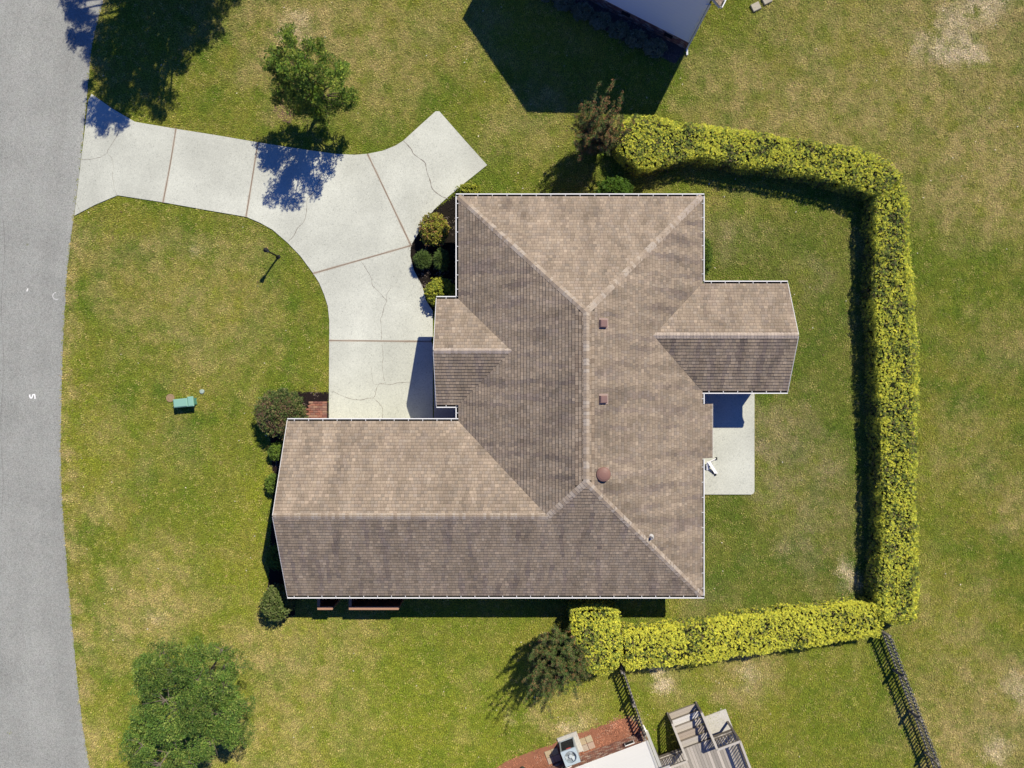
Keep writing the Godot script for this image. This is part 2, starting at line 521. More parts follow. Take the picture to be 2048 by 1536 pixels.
func tree(called: String, label: String, base: Vector3, trunk_r: float, fork: float, lumps: Array, per: float, leaf: Mesh, pal: Array, bark: Color) -> void:
	# a tapered trunk, limbs into every lump of the crown, leaf clumps through the lumps' volume
	var o := thing(called, label, "tree", base)
	var wood := MB.new()
	wood.col = bark
	var center := Vector3.ZERO
	for l in lumps:
		center += l[0]
	center = center / lumps.size() - base
	var top := Vector3(center.x * 0.35, fork, center.z * 0.35)
	wood.tube(Vector3(0, -0.05, 0), Vector3(top.x * 0.1, 0.25, top.z * 0.1), trunk_r * 1.6, trunk_r * 1.05, 9)
	wood.tube(Vector3(top.x * 0.1, 0.25, top.z * 0.1), top, trunk_r * 1.05, trunk_r * 0.75, 9)
	var xf: Array = []
	var cols := PackedColorArray()
	for l in lumps:
		var c: Vector3 = l[0] - base
		var r: float = l[1]
		var knee := top.lerp(c, 0.5) + Vector3(rr(-0.2, 0.2), rr(0.0, 0.3), rr(-0.2, 0.2))
		wood.tube(top, knee, trunk_r * 0.5, trunk_r * 0.32, 6)
		wood.tube(knee, c, trunk_r * 0.32, trunk_r * 0.14, 6)
		for k in 3:
			var e := c + Vector3(rr(-1, 1), rr(-0.4, 1), rr(-1, 1)).normalized() * r * rr(0.7, 0.95)
			wood.tube(c.lerp(knee, rr(0.0, 0.4)), e, trunk_r * 0.13, 0.006, 4)
		# leafy sprays at the ends of the limb's branches, with gaps between them
		var sprays: Array = []
		for k in 9:
			var d := Vector3(rr(-1, 1), rr(-0.55, 1), rr(-1, 1)).normalized()
			sprays.append([c + d * r * rr(0.45, 0.85) * Vector3(1.05, 0.85, 1.05), r * rr(0.26, 0.46), rr(0.72, 1.25)])
		for sp in sprays:
			wood.tube(c, sp[0], trunk_r * 0.11, 0.006, 4)
			for k in int(per * sp[1] * sp[1] * 0.95):
				var d := Vector3(rr(-1, 1), rr(-0.8, 1), rr(-1, 1))
				while d.length() > 1.0 or d.length() < 0.05:
					d = Vector3(rr(-1, 1), rr(-0.8, 1), rr(-1, 1))
				var q: Vector3 = sp[0] + d.normalized() * sp[1] * pow(d.length(), 0.6) * Vector3(1.15, 0.7, 1.15)
				xf.append(Transform3D(basis_on(d + Vector3(0, 0.6, 0), rr(0.6, 1.2)), q))
				var tint := mix_color(pal)
				cols.append(Color(tint.r * sp[2], tint.g * sp[2], tint.b * sp[2]))
	part("trunk", wood, M.bark, o)
	scatter("crown", leaf, M.leaf, xf, cols, o).set_meta("kind", "stuff")

func stem_shrub(called: String, label: String, base: Vector3, stems: int, height: float, reach: float, leaf: Mesh, pal: Array, extra: Array, seeds: float) -> void:
	# a many-stemmed myrtle: whippy stems fanning up from the ground, small leaves and seed heads along them
	var o := thing(called, label, "shrub", base)
	var wood := MB.new()
	var xf: Array = []
	var cols := PackedColorArray()
	var whips: Array = []
	for k in stems:
		var a := TAU * k / stems + rr(-0.25, 0.25)
		var out := reach * rr(0.06, 1.0)
		whips.append([Vector3(cos(a) * out, height * rr(0.58, 1.0) * (1.0 - 0.15 * out / reach), sin(a) * out), 1.0])
	for e in extra:
		whips.append([e, 0.8])
	for wv in whips:
		var tip: Vector3 = wv[0]
		var p0 := Vector3(rr(-0.25, 0.25), 0.0, rr(-0.25, 0.25))
		var sway := Vector3(rr(-0.4, 0.4), 0.0, rr(-0.4, 0.4))
		var prev := p0
		for s in 6:
			var t := (s + 1) / 6.0
			var p := p0 + Vector3(tip.x * pow(t, 1.35), tip.y * t, tip.z * pow(t, 1.35)) + sway * sin(t * PI)
			wood.col = Color(0.20, 0.15, 0.095) * rr(0.7, 1.1)
			wood.tube(prev, p, 0.028 * (1.05 - t * 0.85), 0.028 * (1.05 - t), 5)
			if t > 0.42:
				for k in int(30 * wv[1]):
					var c := prev.lerp(p, rng.randf())
					var side := Vector3(rr(-1, 1), rr(-0.3, 0.8), rr(-1, 1)).normalized() * rr(0.02, 0.27) * (1.3 - t) * 1.1
					xf.append(Transform3D(basis_on(Vector3(tip.x, tip.y * 0.6, tip.z) * 0.4 + side * 2.0, rr(0.6, 1.2)), c + side))
					var seedy := rng.randf() < seeds and t > 0.5
					cols.append(rc(Color(0.29, 0.15, 0.07), 0.3) if seedy else mix_color(pal))
				if rng.randf() < 0.6:
					var tw := Vector3(rr(-1, 1), 0.7, rr(-1, 1)).normalized() * rr(0.15, 0.35)
					wood.tube(p, p + tw, 0.008, 0.003, 4)
			prev = p
	part("stem", wood, M.bark, o)
	scatter("foliage", leaf, M.leaf, xf, cols, o).set_meta("kind", "stuff")

# ---------------------------------------------------------------- shingled roofs

var EXPOSE := 0.128            # depth of one course in plan

func shingle_tone(x: float, z: float, along: float, d: float, k: float, stain_shade: float) -> Color:
	var blot := n_mid.get_noise_2d(along * 2.6, d * 0.55 + k)
	var fine := n_small.get_noise_2d(along * 1.3, d * 0.7 + k * 3.0)
	var t := 1.0 + rr(-0.12, 0.12) + 0.24 * blot + 0.22 * fine
	if rng.randf() < 0.16:
		t *= 1.16
	var dark := clampf((n_small.get_noise_2d(along * 1.7 + 40.0, d * 0.22) - 0.08) * 2.4, 0.0, 1.0) * stain_shade
	if k > 2.9 and k < 3.1 and d > 0.75:      # washed streak and dirty streak below the round vent
		var fade := clampf(1.0 - (d - 0.75) / 4.6, 0.0, 1.0)
		t *= 1.0 + 0.26 * fade * clampf(1.0 - absf(along - 3.02) / 0.42, 0.0, 1.0)
		t *= 1.0 - 0.42 * fade * fade * clampf(1.0 - absf(along - 3.66 - 0.05 * d) / 0.3, 0.0, 1.0)
	t *= (1.0 - 0.28 * dark) * (1.0 - 0.22 * stain_shade)  # streak stains, then slope shade put into the colour, least on north slopes
	var c := Color(0.372, 0.296, 0.218) if rng.randf() < 0.7 else Color(0.342, 0.280, 0.215)
	return Color(c.r * t, c.g * t, c.b * t * (1.0 + 0.12 * dark))

func roof_plane(pts: Array, down: Vector2, eave: float, h0: float, slope: float, under: MB, tabs: MB, stain_shade: float, skip_courses := 0) -> void:
	# pts: plan outline; down: the way water runs; eave: pts·down at height h0. Shingles of the top skip_courses are left to others.
	var along := Vector2(-down.y, down.x)
	var pl := PackedVector2Array(pts)
	var idx := Geometry2D.triangulate_polygon(pl)
	var hp := func(p: Vector2, lift: float) -> Vector3: return Vector3(p.x, h0 + slope * (eave - p.dot(down)) + lift, p.y)
	for k in range(0, idx.size(), 3):
		under.tri_out(hp.call(pl[idx[k]], 0.0), hp.call(pl[idx[k + 1]], 0.0), hp.call(pl[idx[k + 2]], 0.0), Vector3.UP)
	var dmax := -1e9
	var dmin := 1e9
	for p in pts:
		dmax = maxf(dmax, p.dot(down))
		dmin = minf(dmin, p.dot(down))
	var courses := int(ceil((dmax - dmin) / EXPOSE))
	for k in courses:
		var lo := dmax - k * EXPOSE
		var hi := maxf(lo - EXPOSE, dmin)
		var mid := (lo + hi) * 0.5
		if k >= courses - skip_courses:
			continue
		var cuts: Array = []
		for j in pts.size():
			var a: Vector2 = pts[j]
			var b: Vector2 = pts[(j + 1) % pts.size()]
			var da := a.dot(down)
			var db := b.dot(down)
			if (da - mid) * (db - mid) < 0.0:
				var f := func(d: float) -> float: return lerpf(a.dot(along), b.dot(along), (d - da) / (db - da))
				cuts.append([f.call(mid), f.call(lo), f.call(hi)])
		cuts.sort_custom(func(p, q): return p[0] < q[0])
		for j in range(0, cuts.size() - 1, 2):
			var s_lo: float = cuts[j][1]
			var s_hi: float = cuts[j][2]
			var e_lo: float = cuts[j + 1][1]
			var e_hi: float = cuts[j + 1][2]
			if absf(s_lo - s_hi) > 0.6:
				s_lo = cuts[j][0]; s_hi = s_lo
			if absf(e_lo - e_hi) > 0.6:
				e_lo = cuts[j + 1][0]; e_hi = e_lo
			var s0 := maxf(s_lo, s_hi) + rr(0.02, 0.17)
			var e0 := minf(e_lo, e_hi) - 0.05
			var from_lo := s_lo
			var from_hi := s_hi
			var s := s0
			while true:
				var last := s >= e0
				var to_lo := e_lo if last else s
				var to_hi := e_hi if last else s
				if to_lo - from_lo > 0.01 or to_hi - from_hi > 0.01:
					var m := (from_lo + to_lo) * 0.5
					tabs.col = shingle_tone(0, 0, m, mid, down.x * 3.0 + down.y * 7.0, stain_shade)
					one_tab(tabs, along, down, from_lo + 0.003, to_lo - 0.003, from_hi + 0.003, to_hi - 0.003, lo, hi, eave, h0, slope)
				from_lo = to_lo
				from_hi = to_hi
				if last:
					break
				s += rr(0.10, 0.195)

func one_tab(mb: MB, along: Vector2, down: Vector2, a_lo: float, b_lo: float, a_hi: float, b_hi: float, lo: float, hi: float, eave: float, h0: float, slope: float) -> void:
	var up_lo := 0.020 + rr(0.0, 0.016)
	var q := func(s: float, d: float, lift: float) -> Vector3:
		var p := along * s + down * d
		return Vector3(p.x, h0 + slope * (eave - d) + lift, p.y)
	var p0: Vector3 = q.call(a_lo, lo, up_lo)
	var p1: Vector3 = q.call(b_lo, lo, up_lo)
	var p2: Vector3 = q.call(b_hi, hi, 0.004)
	var p3: Vector3 = q.call(a_hi, hi, 0.004)
	var tone := mb.col
	var f := 0.80      # shadow line painted in the band by the course above; cut edge is dark
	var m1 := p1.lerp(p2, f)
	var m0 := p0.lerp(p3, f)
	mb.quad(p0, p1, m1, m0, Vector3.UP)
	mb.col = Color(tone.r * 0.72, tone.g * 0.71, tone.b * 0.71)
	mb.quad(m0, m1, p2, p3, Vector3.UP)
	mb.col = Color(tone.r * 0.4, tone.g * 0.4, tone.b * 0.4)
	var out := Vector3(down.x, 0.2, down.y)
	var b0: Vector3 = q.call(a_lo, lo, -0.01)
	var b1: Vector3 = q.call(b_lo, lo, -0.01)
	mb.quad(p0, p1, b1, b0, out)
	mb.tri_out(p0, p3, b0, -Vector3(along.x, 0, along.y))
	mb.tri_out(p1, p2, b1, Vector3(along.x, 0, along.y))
	mb.col = tone

func ridge_caps(a: Vector3, b: Vector3, left: Vector3, right: Vector3, parent: Node, budget: Array, rest: MB) -> void:
	# bent cap shingles laid one over the other from a to b; left and right point down the two slopes, square to the ridge
	var dir := (b - a).normalized()
	var len := a.distance_to(b)
	var count := int(len / 0.14)
	var up := Vector3.UP
	var kinds: Array = []
	for t in 5:
		var mb := MB.new()
		cap_shape(mb, Vector3.ZERO, dir, left, right, [Color(0.43, 0.355, 0.275), Color(0.39, 0.315, 0.24), Color(0.48, 0.405, 0.32), Color(0.35, 0.28, 0.21), Color(0.455, 0.395, 0.325)][t])
		kinds.append(mb.mesh())
	for k in count:
		var p := a + dir * (len * k / count) + up * 0.012
		if budget[0] > 0:
			budget[0] -= 1
			part_mesh("ridge_shingle", kinds[rng.randi() % 5], M.roof, parent, p)
		else:
			cap_shape(rest, p, dir, left, right, Color(0.47, 0.395, 0.325) * rr(0.82, 1.12))

func cap_shape(mb: MB, p: Vector3, dir: Vector3, left: Vector3, right: Vector3, col: Color) -> void:
	mb.col = col
	var l := 0.152
	var r0 := Vector3(0, 0.018, 0)
	var r1 := Vector3(0, 0.006, 0)
	var e0 := p + dir * l + r0
	var e1 := p + r1
	mb.quad(e0, e1, e1 + left * 0.14, e0 + left * 0.14, Vector3.UP)
	mb.quad(e0, e1, e1 + right * 0.14, e0 + right * 0.14, Vector3.UP)
	var dn := Vector3(0, -0.03, 0)
	mb.quad(e0, e0 + left * 0.14, e0 + left * 0.14 + dn, e0 + dn, dir)
	mb.quad(e0, e0 + right * 0.14, e0 + right * 0.14 + dn, e0 + dn, dir)
	mb.quad(e0 + left * 0.14, e1 + left * 0.14, e1 + left * 0.14 + dn, e0 + left * 0.14 + dn, left)
	mb.quad(e0 + right * 0.14, e1 + right * 0.14, e1 + right * 0.14 + dn, e0 + right * 0.14 + dn, right)

func gutter(parent: Node, a: Vector2, b: Vector2, out: Vector2, top: float) -> void:
	# an open white trough on hangers along the eave from a to b
	var mb := MB.new()
	mb.col = Color(0.66, 0.66, 0.64)
	var o3 := Vector3(out.x, 0, out.y)
	var pa := Vector3(a.x, top, a.y)
	var pb := Vector3(b.x, top, b.y)
	mb.bar(pa + o3 * 0.108 + Vector3(0, -0.06, 0), pb + o3 * 0.108 + Vector3(0, -0.06, 0), 0.012, 0.12)
	mb.bar(pa + o3 * 0.101 + Vector3(0, -0.004, 0), pb + o3 * 0.101 + Vector3(0, -0.004, 0), 0.042, 0.012)
	mb.bar(pa + o3 * 0.05 + Vector3(0, -0.118, 0), pb + o3 * 0.05 + Vector3(0, -0.118, 0), 0.1, 0.008)
	mb.bar(pa + o3 * -0.016 + Vector3(0, -0.135, 0), pb + o3 * -0.016 + Vector3(0, -0.135, 0), 0.02, 0.19)
	for p in [pa, pb]:
		mb.bar(p + o3 * 0.0 + Vector3(0, -0.066, 0), p + o3 * 0.1 + Vector3(0, -0.066, 0), 0.006, 0.11)
	mb.col = Color(0.018, 0.016, 0.014)      # near-black strip along the bottom of the trough
	mb.bar(pa + o3 * 0.048 + Vector3(0, -0.108, 0), pb + o3 * 0.048 + Vector3(0, -0.108, 0), 0.092, 0.01)
	var g := part("gutter", mb, M.white, parent)
	var len := pa.distance_to(pb)
	var count := maxi(int(len / 0.6), 1)
	var hm := MB.new()
	hm.col = Color(0.55, 0.55, 0.54)
	hm.bar(o3 * -0.005, o3 * 0.1, 0.026, 0.008)
	var mesh := hm.mesh()
	for k in count:
		part_mesh("gutter_hanger", mesh, M.white, g, pa.lerp(pb, (k + 0.5) / count) + Vector3(0, 0.008, 0))

# ---------------------------------------------------------------- neighbours' houses

func neighbour(called: String, label: String, pos: Vector3, turn: float, w: float, depth: float, back: float, found: float, eave_h: float, peak_h: float, over: float, rake: float, wall_top: float) -> Node3D:
	# gable end at local z = 0 facing -back; the body runs to z = back * depth; x from -w to 0
	var o := thing(called, label, "house", pos, turn)
	var front := -back
	var mb := MB.new()
	mb.col = Color(0.40, 0.33, 0.28)
	mb.box(Vector3(-w * 0.5, found * 0.5, back * depth * 0.5), Vector3(w - 0.06, found, depth - 0.06))
	part("foundation", mb, M.brick, o)
	var bricks := MB.new()
	var rows := int(found / 0.075)
	for r in rows:
		var x := -w + (0.1 if r % 2 else 0.0)
		while x < -0.02:
			var x1 := minf(x + 0.195, 0.0)
			var cc := [Color(0.44, 0.21, 0.145), Color(0.37, 0.18, 0.135), Color(0.50, 0.29, 0.21), Color(0.29, 0.16, 0.13), Color(0.60, 0.44, 0.35)]
			bricks.col = rc(cc[rng.randi() % 5], 0.15)
			bricks.box(Vector3((x + x1) * 0.5, 0.0375 + r * 0.075, front * (-0.02 + rr(0.0, 0.006))), Vector3(x1 - x - 0.01, 0.064, 0.08))
			x += 0.205
	part("brick", bricks, M.brick, o).set_meta("kind", "stuff")
	var core := MB.new()
	core.col = Color(0.85, 0.85, 0.845)
	core.box(Vector3(-w * 0.5, (found + wall_top) * 0.5, back * depth * 0.5), Vector3(w - 0.04, wall_top - found, depth - 0.04))
	part("wall", core, M.white, o)
	# lap siding on the gable end, board by board
	var y := found
	var half := w * 0.5
	var pitch := (peak_h - eave_h) / (half + over)
	while y < peak_h - 0.3:
		var y1 := y + 0.112
		var inset := maxf(0.0, (y1 - (eave_h + over * pitch - 0.1)) / pitch)
		if inset >= half - 0.2:
			break
		var sb := MB.new()
		sb.col = Color(0.87, 0.87, 0.865) * rr(0.985, 1.01)
		var xa := -w + inset + 0.09
		var xb := -inset - 0.09
		var lo0 := Vector3(xa, y, front * 0.040)
		var lo1 := Vector3(xb, y, front * 0.040)
		var hi0 := Vector3(xa, y1 + 0.004, front * 0.012)
		var hi1 := Vector3(xb, y1 + 0.004, front * 0.012)
		var f3 := Vector3(0, 0, front)
		sb.quad(lo0, lo1, hi1, hi0, f3)
		sb.quad(lo0, lo1, lo1 - f3 * 0.03, lo0 - f3 * 0.03, Vector3.DOWN)
		part("siding_board", sb, M.white, o)
		y = y1
	# gable infill behind the boards
	var gb := MB.new()
	gb.col = Color(0.85, 0.85, 0.845)
	var ge := eave_h + over * pitch - 0.06
	for zz in [front * 0.004, back * (depth - 0.03)]:
		gb.tri(Vector3(-w, ge, zz), Vector3(-half, peak_h - 0.1, zz), Vector3(0, ge, zz))
		gb.quad(Vector3(-w, wall_top - 0.02, zz), Vector3(0, wall_top - 0.02, zz), Vector3(0, ge, zz), Vector3(-w, ge, zz), Vector3(0, 0, front))
	part("gable", gb, M.white, o)
	for x in [-w + 0.045, -0.045]:
		var tm := MB.new()
		tm.col = Color(0.86, 0.86, 0.855)
		tm.bevel_box(Vector3(x, (found + wall_top) * 0.5, front * 0.0), Vector3(0.1, wall_top - found, 0.09), 0.004)
		part("corner_trim", tm, M.white, o)
	# roof: two slopes
	for sgn in [-1.0, 1.0]:
		var ex: float = -half + sgn * (half + over)
		var z0 := front * rake
		var z1 := back * (depth + rake)
		var under := MB.new()
		under.col = Color(0.05, 0.045, 0.04)
		var tabs := MB.new()
		var pts := [Vector2(ex, z0), Vector2(ex, z1), Vector2(-half, z1), Vector2(-half, z0)]
		roof_plane(pts, Vector2(sgn, 0), ex * sgn, eave_h, pitch, under, tabs, 0.4)
		under.col = Color(0.78, 0.78, 0.77)
		var dn := Vector3(0, -0.16, 0)
		for zz in [z0, z1]:
			var s3 := Vector3(0, 0, signf(zz - back * depth * 0.5))
			under.quad(Vector3(ex, eave_h - 0.005, zz), Vector3(-half, peak_h - 0.005, zz), Vector3(-half, peak_h - 0.005, zz) + dn, Vector3(ex, eave_h - 0.005, zz) + dn, s3)
		under.quad(Vector3(ex, eave_h, z0), Vector3(ex, eave_h, z1), Vector3(ex, eave_h, z1) + dn, Vector3(ex, eave_h, z0) + dn, Vector3(sgn, 0, 0))
		under.quad(Vector3(ex, eave_h - 0.16, z0), Vector3(ex, eave_h - 0.16, z1), Vector3(-half, peak_h - 0.16, z1), Vector3(-half, peak_h - 0.16, z0), Vector3.DOWN)
		var rf := part("roof", under, M.roof, o)
		part("shingles", tabs, M.roof, rf).set_meta("kind", "stuff")
		gutter(o, Vector2(ex, minf(z0, z1)), Vector2(ex, maxf(z0, z1)), Vector2(sgn, 0), eave_h + 0.02)
	return o

# ---------------------------------------------------------------- the scene

func _ready() -> void:
	rng.seed = 20260
	n_big.seed = 3; n_big.frequency = 0.11; n_big.fractal_octaves = 3
	n_mid.seed = 9; n_mid.frequency = 0.42; n_mid.fractal_octaves = 3
	n_small.seed = 14; n_small.frequency = 1.15; n_small.fractal_octaves = 3

	# camera, sky, sun, exposure
	var cam := Camera3D.new()
	cam.name = "camera"
	add_child(cam)
	cam.position = Vector3(0, CAM_H, 0)
	cam.rotation_degrees = Vector3(-90, 0, 0)
	cam.fov = rad_to_deg(2.0 * atan(768.0 / FOCAL))
	cam.near = 0.1
	cam.far = 2000.0
	cam.current = true
	var sky_mat := ProceduralSkyMaterial.new()
	sky_mat.sky_top_color = Color(0.18, 0.37, 0.74)
	sky_mat.sky_horizon_color = Color(0.42, 0.45, 0.46)
	sky_mat.sky_curve = 0.22
	sky_mat.ground_bottom_color = Color(0.20, 0.22, 0.12)
	sky_mat.ground_horizon_color = Color(0.40, 0.46, 0.50)
	sky_mat.sun_angle_max = 1.0
	var sky := Sky.new()
	sky.sky_material = sky_mat
	var env := Environment.new()
	env.background_mode = Environment.BG_SKY
	env.sky = sky
	env.background_energy_multiplier = 0.72
	env.tonemap_mode = Environment.TONE_MAPPER_LINEAR
	env.tonemap_exposure = 1.32
	env.ssao_enabled = true
	env.ssil_enabled = true
	env.sdfgi_enabled = true
	var we := WorldEnvironment.new()
	we.name = "world_environment"
	we.environment = env
	add_child(we)
	var sun := DirectionalLight3D.new()
	sun.name = "sun"
	add_child(sun)
	sun.look_at_from_position(Vector3(0.45, 1.0, -0.646), Vector3.ZERO, Vector3.UP)
	sun.light_color = Color(1.0, 0.965, 0.89)
	sun.light_energy = 1.5
	sun.light_angular_distance = 0.5
	sun.shadow_enabled = true

	for p in [[200, 20], [190, 70], [182, 120], [150, 450], [145, 490], [140, 530], [137, 570], [134, 610], [132, 650], [130, 690], [128, 730], [127, 780], [126, 830], [126, 880], [126, 930], [127, 980], [131, 1030], [136, 1080], [141, 1130], [146, 1180], [151, 1230], [155, 1280], [160, 1330], [165, 1380], [171, 1430], [178, 1480], [184, 1530]]:
		DRY.append([p[0] + 4, p[1], 17, 0.8])
	materials()
	ground_and_paving()
	main_house()
	neighbours()
	hedges_and_plants()
	yard_things()
	grass()

func materials() -> void:
	var coarse := grain_image(256, 8, 0.12, 0.72, 1.0, 0.10)
	mat("ground", Color.WHITE, 0.95, grain_image(256, 21, 0.06, 0.55, 1.0, 0.15), 0.55)
	mat("concrete", Color.WHITE, 0.9, paving_image(512, 5, 0.13, 0.10, 0.02), 0.075)
	mat("asphalt", Color.WHITE, 0.93, paving_image(512, 8, 0.08, 0.22, 0.05), 0.082)
	mat("roof", Color.WHITE, 0.93, grain_image(256, 31, 0.08, 0.8, 1.0, 0.06), 1.1)
	mat("brick", Color.WHITE, 0.9, coarse, 2.0)
	mat("wood", Color.WHITE, 0.88, coarse, 1.3)
	mat("bark", Color.WHITE, 0.95, coarse, 3.0)
	mat("mulch", Color.WHITE, 0.95, coarse, 1.6)
	mat("white", Color.WHITE, 0.55)
	mat("metal", Color.WHITE, 0.45)
	mat("paint", Color.WHITE, 0.75)
	mat("dull", Color.WHITE, 0.8)
	var leaf := mat("leaf", Color.WHITE, 0.55)
	leaf.backlight = Color(0.28, 0.3, 0.08)
	var blade := mat("blade", Color.WHITE, 0.75)
	blade.backlight = Color(0.25, 0.27, 0.08)

func ground_and_paving() -> void:
	# the ground: one sheet, fine under the picture and stretched out to the horizon
	var lines: Array = []
	var g := -30.0
	while g <= 30.001:
		lines.append(g)
		g += 0.3
	for far in [34.0, 40.0, 55.0, 80.0, 130.0, 250.0, 600.0]:
		lines.append(far)
		lines.insert(0, -far)
	var verts := PackedVector3Array()
	var cols := PackedColorArray()
	var norms := PackedVector3Array()
	var idx := PackedInt32Array()
	var nn := lines.size()
	for iz in nn:
		for ix in nn:
			var x: float = lines[ix]
			var z: float = lines[iz]
			verts.append(Vector3(x, 0, z))
			norms.append(Vector3.UP)
			var bare := lawn_color(x, z) * 0.92
			# past the mown tufts the sheet itself is the grass, a little deeper in tone
			var off := clampf(maxf(absf(x) - 27.5, absf(z) - 21.5) * 0.8, 0.0, 1.0)
			var far_off := clampf((maxf(absf(x), absf(z)) - 30.0) / 12.0, 0.0, 1.0)
			cols.append(bare.lerp(bare * 0.66, off).lerp(Color(0.160, 0.162, 0.036), far_off))
	for iz in nn - 1:
		for ix in nn - 1:
			var a := iz * nn + ix
			idx.append_array(PackedInt32Array([a, a + 1, a + nn + 1, a, a + nn + 1, a + nn]))
	var arrays := []
	arrays.resize(Mesh.ARRAY_MAX)
	arrays[Mesh.ARRAY_VERTEX] = verts
	arrays[Mesh.ARRAY_NORMAL] = norms
	arrays[Mesh.ARRAY_COLOR] = cols
	arrays[Mesh.ARRAY_INDEX] = idx
	var am := ArrayMesh.new()
	am.add_surface_from_arrays(Mesh.PRIMITIVE_TRIANGLES, arrays)
	var gr := part_mesh("ground", am, M.ground, self)
	gr.set_meta("kind", "structure")

	# road: a worn asphalt sheet with wheel-track streaks
	var edge_px := [[235, -120], [207, 0], [185, 89], [175, 186], [162, 320], [148, 432], [138, 510], [131, 600], [127, 680], [124, 760], [122, 880], [123, 960], [127, 1030], [134, 1130], [142, 1220], [152, 1330], [163, 1430], [180, 1536], [205, 1660]]
	var edge: Array = []
	for p in edge_px:
		edge.append(at2(p[0], p[1]))
	var line := smooth(edge, 14)
	for k in 40:
		line.push_front(line[0] + Vector2(0.25, -1.0) * 1.2)
		line.push_back(line[line.size() - 1] + Vector2(0.25, 1.0) * 1.2)
	var road := setting("road")
	var rv := MB.new()
	var cols_n := 26
	var width := 7.4
	var prev: Array = []
	var edge_poly := PackedVector2Array()
	for k in line.size():
		var row: Array = []
		var p: Vector2 = line[k]
		var wob := 0.035 * n_small.get_noise_2d(p.y * 3.0, 0.0) + 0.02 * n_small.get_noise_2d(p.y * 12.0, 5.0)
		edge_poly.append(p + Vector2(wob, 0))
		for j in cols_n + 1:
			row.append(Vector3(p.x + wob - width * j / cols_n, 0.012, p.y))
		if k > 0:
			for j in cols_n:
				var mid: Vector3 = row[j]
				var d := float(j) / cols_n * width
				var t := 1.0 + 0.09 * n_mid.get_noise_2d(d * 1.6, mid.z * 0.10) + 0.05 * n_big.get_noise_2d(mid.x * 3.0, mid.z * 0.6) + 0.03 * n_small.get_noise_2d(mid.x, mid.z)
				if d < 0.9 and mid.z > -13.5 and mid.z < -5.0:
					t += 0.10 * (0.9 - d)
				rv.col = Color(0.322, 0.328, 0.300) * t
				rv.quad(prev[j], prev[j + 1], row[j + 1], row[j], Vector3.UP)
		prev = row
	part("surface", rv, M.asphalt, road)
	for k in range(line.size() - 1, -1, -1):
		edge_poly.append(Vector2(line[k].x - width, line[k].y))
	keep_clear(edge_poly)
	# survey paint on the road
	var s_paint := MB.new()
	s_paint.col = Color(0.78, 0.78, 0.76)
	var s_pts: Array = []
	for p in [[236, 1352], [237, 1372], [243, 1388], [254, 1393], [263, 1384], [268, 1366], [277, 1353], [289, 1352], [296, 1364], [298, 1402]]:
		s_pts.append(at2(20 + p[0] / 5.9, 560 + p[1] / 5.9))
	s_paint.ribbon(smooth(s_pts, 5), 0.055, 0.017, 0.2, 3)
	part("painted_letter", s_paint, M.paint, road)
	var ring := MB.new()
	ring.col = Color(0.52, 0.52, 0.50)
	var ring_pts: Array = []
	var rcn := at2(113, 592)
	for k in 15:
		var a := deg_to_rad(60 + k * 14.5)
		ring_pts.append(rcn + Vector2(cos(a), sin(a)) * 0.165)
	ring.ribbon(ring_pts, 0.03, 0.017, 0.4, 4)
	part("painted_ring", ring, M.paint, road)
	var tick := MB.new()
	tick.col = Color(0.66, 0.66, 0.62)
	tick.ribbon([at2(56.5, 577), at2(55.2, 580), at2(54, 583)], 0.05, 0.017, 0.3, 5)
	part("painted_tick", tick, M.paint, road)
	var seam := MB.new()
	seam.col = Color(0.22, 0.22, 0.21)
	var seam_pts: Array = []
	for k in 24:
		seam_pts.append(at2(7 + 3.0 * sin(k * 0.7) - k * 0.15, 440 + k * 26))
	seam.ribbon(seam_pts, 0.016, 0.016, 0.5, 6)
	part("seam", seam, M.asphalt, road)

	# driveway slabs
	var drive := setting("driveway")
	var slabs := [
		[[183, 187], [225, 217], [270, 243], [352, 257], [326, 405], [235, 391], [190, 410], [148, 432], [163, 310], [176, 200]],
		[[352, 257], [434, 270], [516, 284], [492, 434], [410, 420], [326, 405]],
		[[516, 284], [560, 291], [620, 300], [670, 307], [710, 309], [735, 307], [822, 491], [626, 547], [600, 512], [575, 486], [545, 460], [520, 446], [492, 434]],
		[[735, 307], [765, 301], [790, 291], [806, 281], [840, 250], [871, 222], [879, 222], [930, 280], [975, 330], [930, 366], [893, 397], [868, 420], [846, 452], [830, 478], [822, 491]],
		[[626, 547], [822, 491], [821, 512], [828, 540], [845, 572], [852, 600], [866, 622], [866, 672], [862, 682], [658, 681], [658, 640], [655, 612], [648, 590], [638, 566]],
		[[658, 681], [862, 682], [866, 690], [866, 850], [657, 850]],
	]
	for s in slabs:
		var mb := MB.new()
		mb.col = rc(Color(0.560, 0.572, 0.490), 0.045)
		var pl := poly(s, 0.055)
		var grown := Geometry2D.offset_polygon(pl, -0.012)
		var use := pl if grown.is_empty() else grown[0]
		mb.slab(use, -0.05, 0.055)
		part("slab", mb, M.concrete, drive)
		keep_clear(pl)
	var porch := MB.new()
	porch.col = Color(0.42, 0.42, 0.40)
	porch.slab(poly([[868, 690], [930, 690], [930, 860], [868, 860]], 0.06), -0.05, 0.11)
	part("porch_slab", porch, M.concrete, drive)
	var joints := [[[352, 257], [340, 331], [326, 405]], [[516, 284], [504, 360], [492, 434]], [[735, 308], [778, 398], [822, 491]], [[822, 491], [724, 519], [626, 547]], [[658, 681], [760, 682], [862, 683]]]
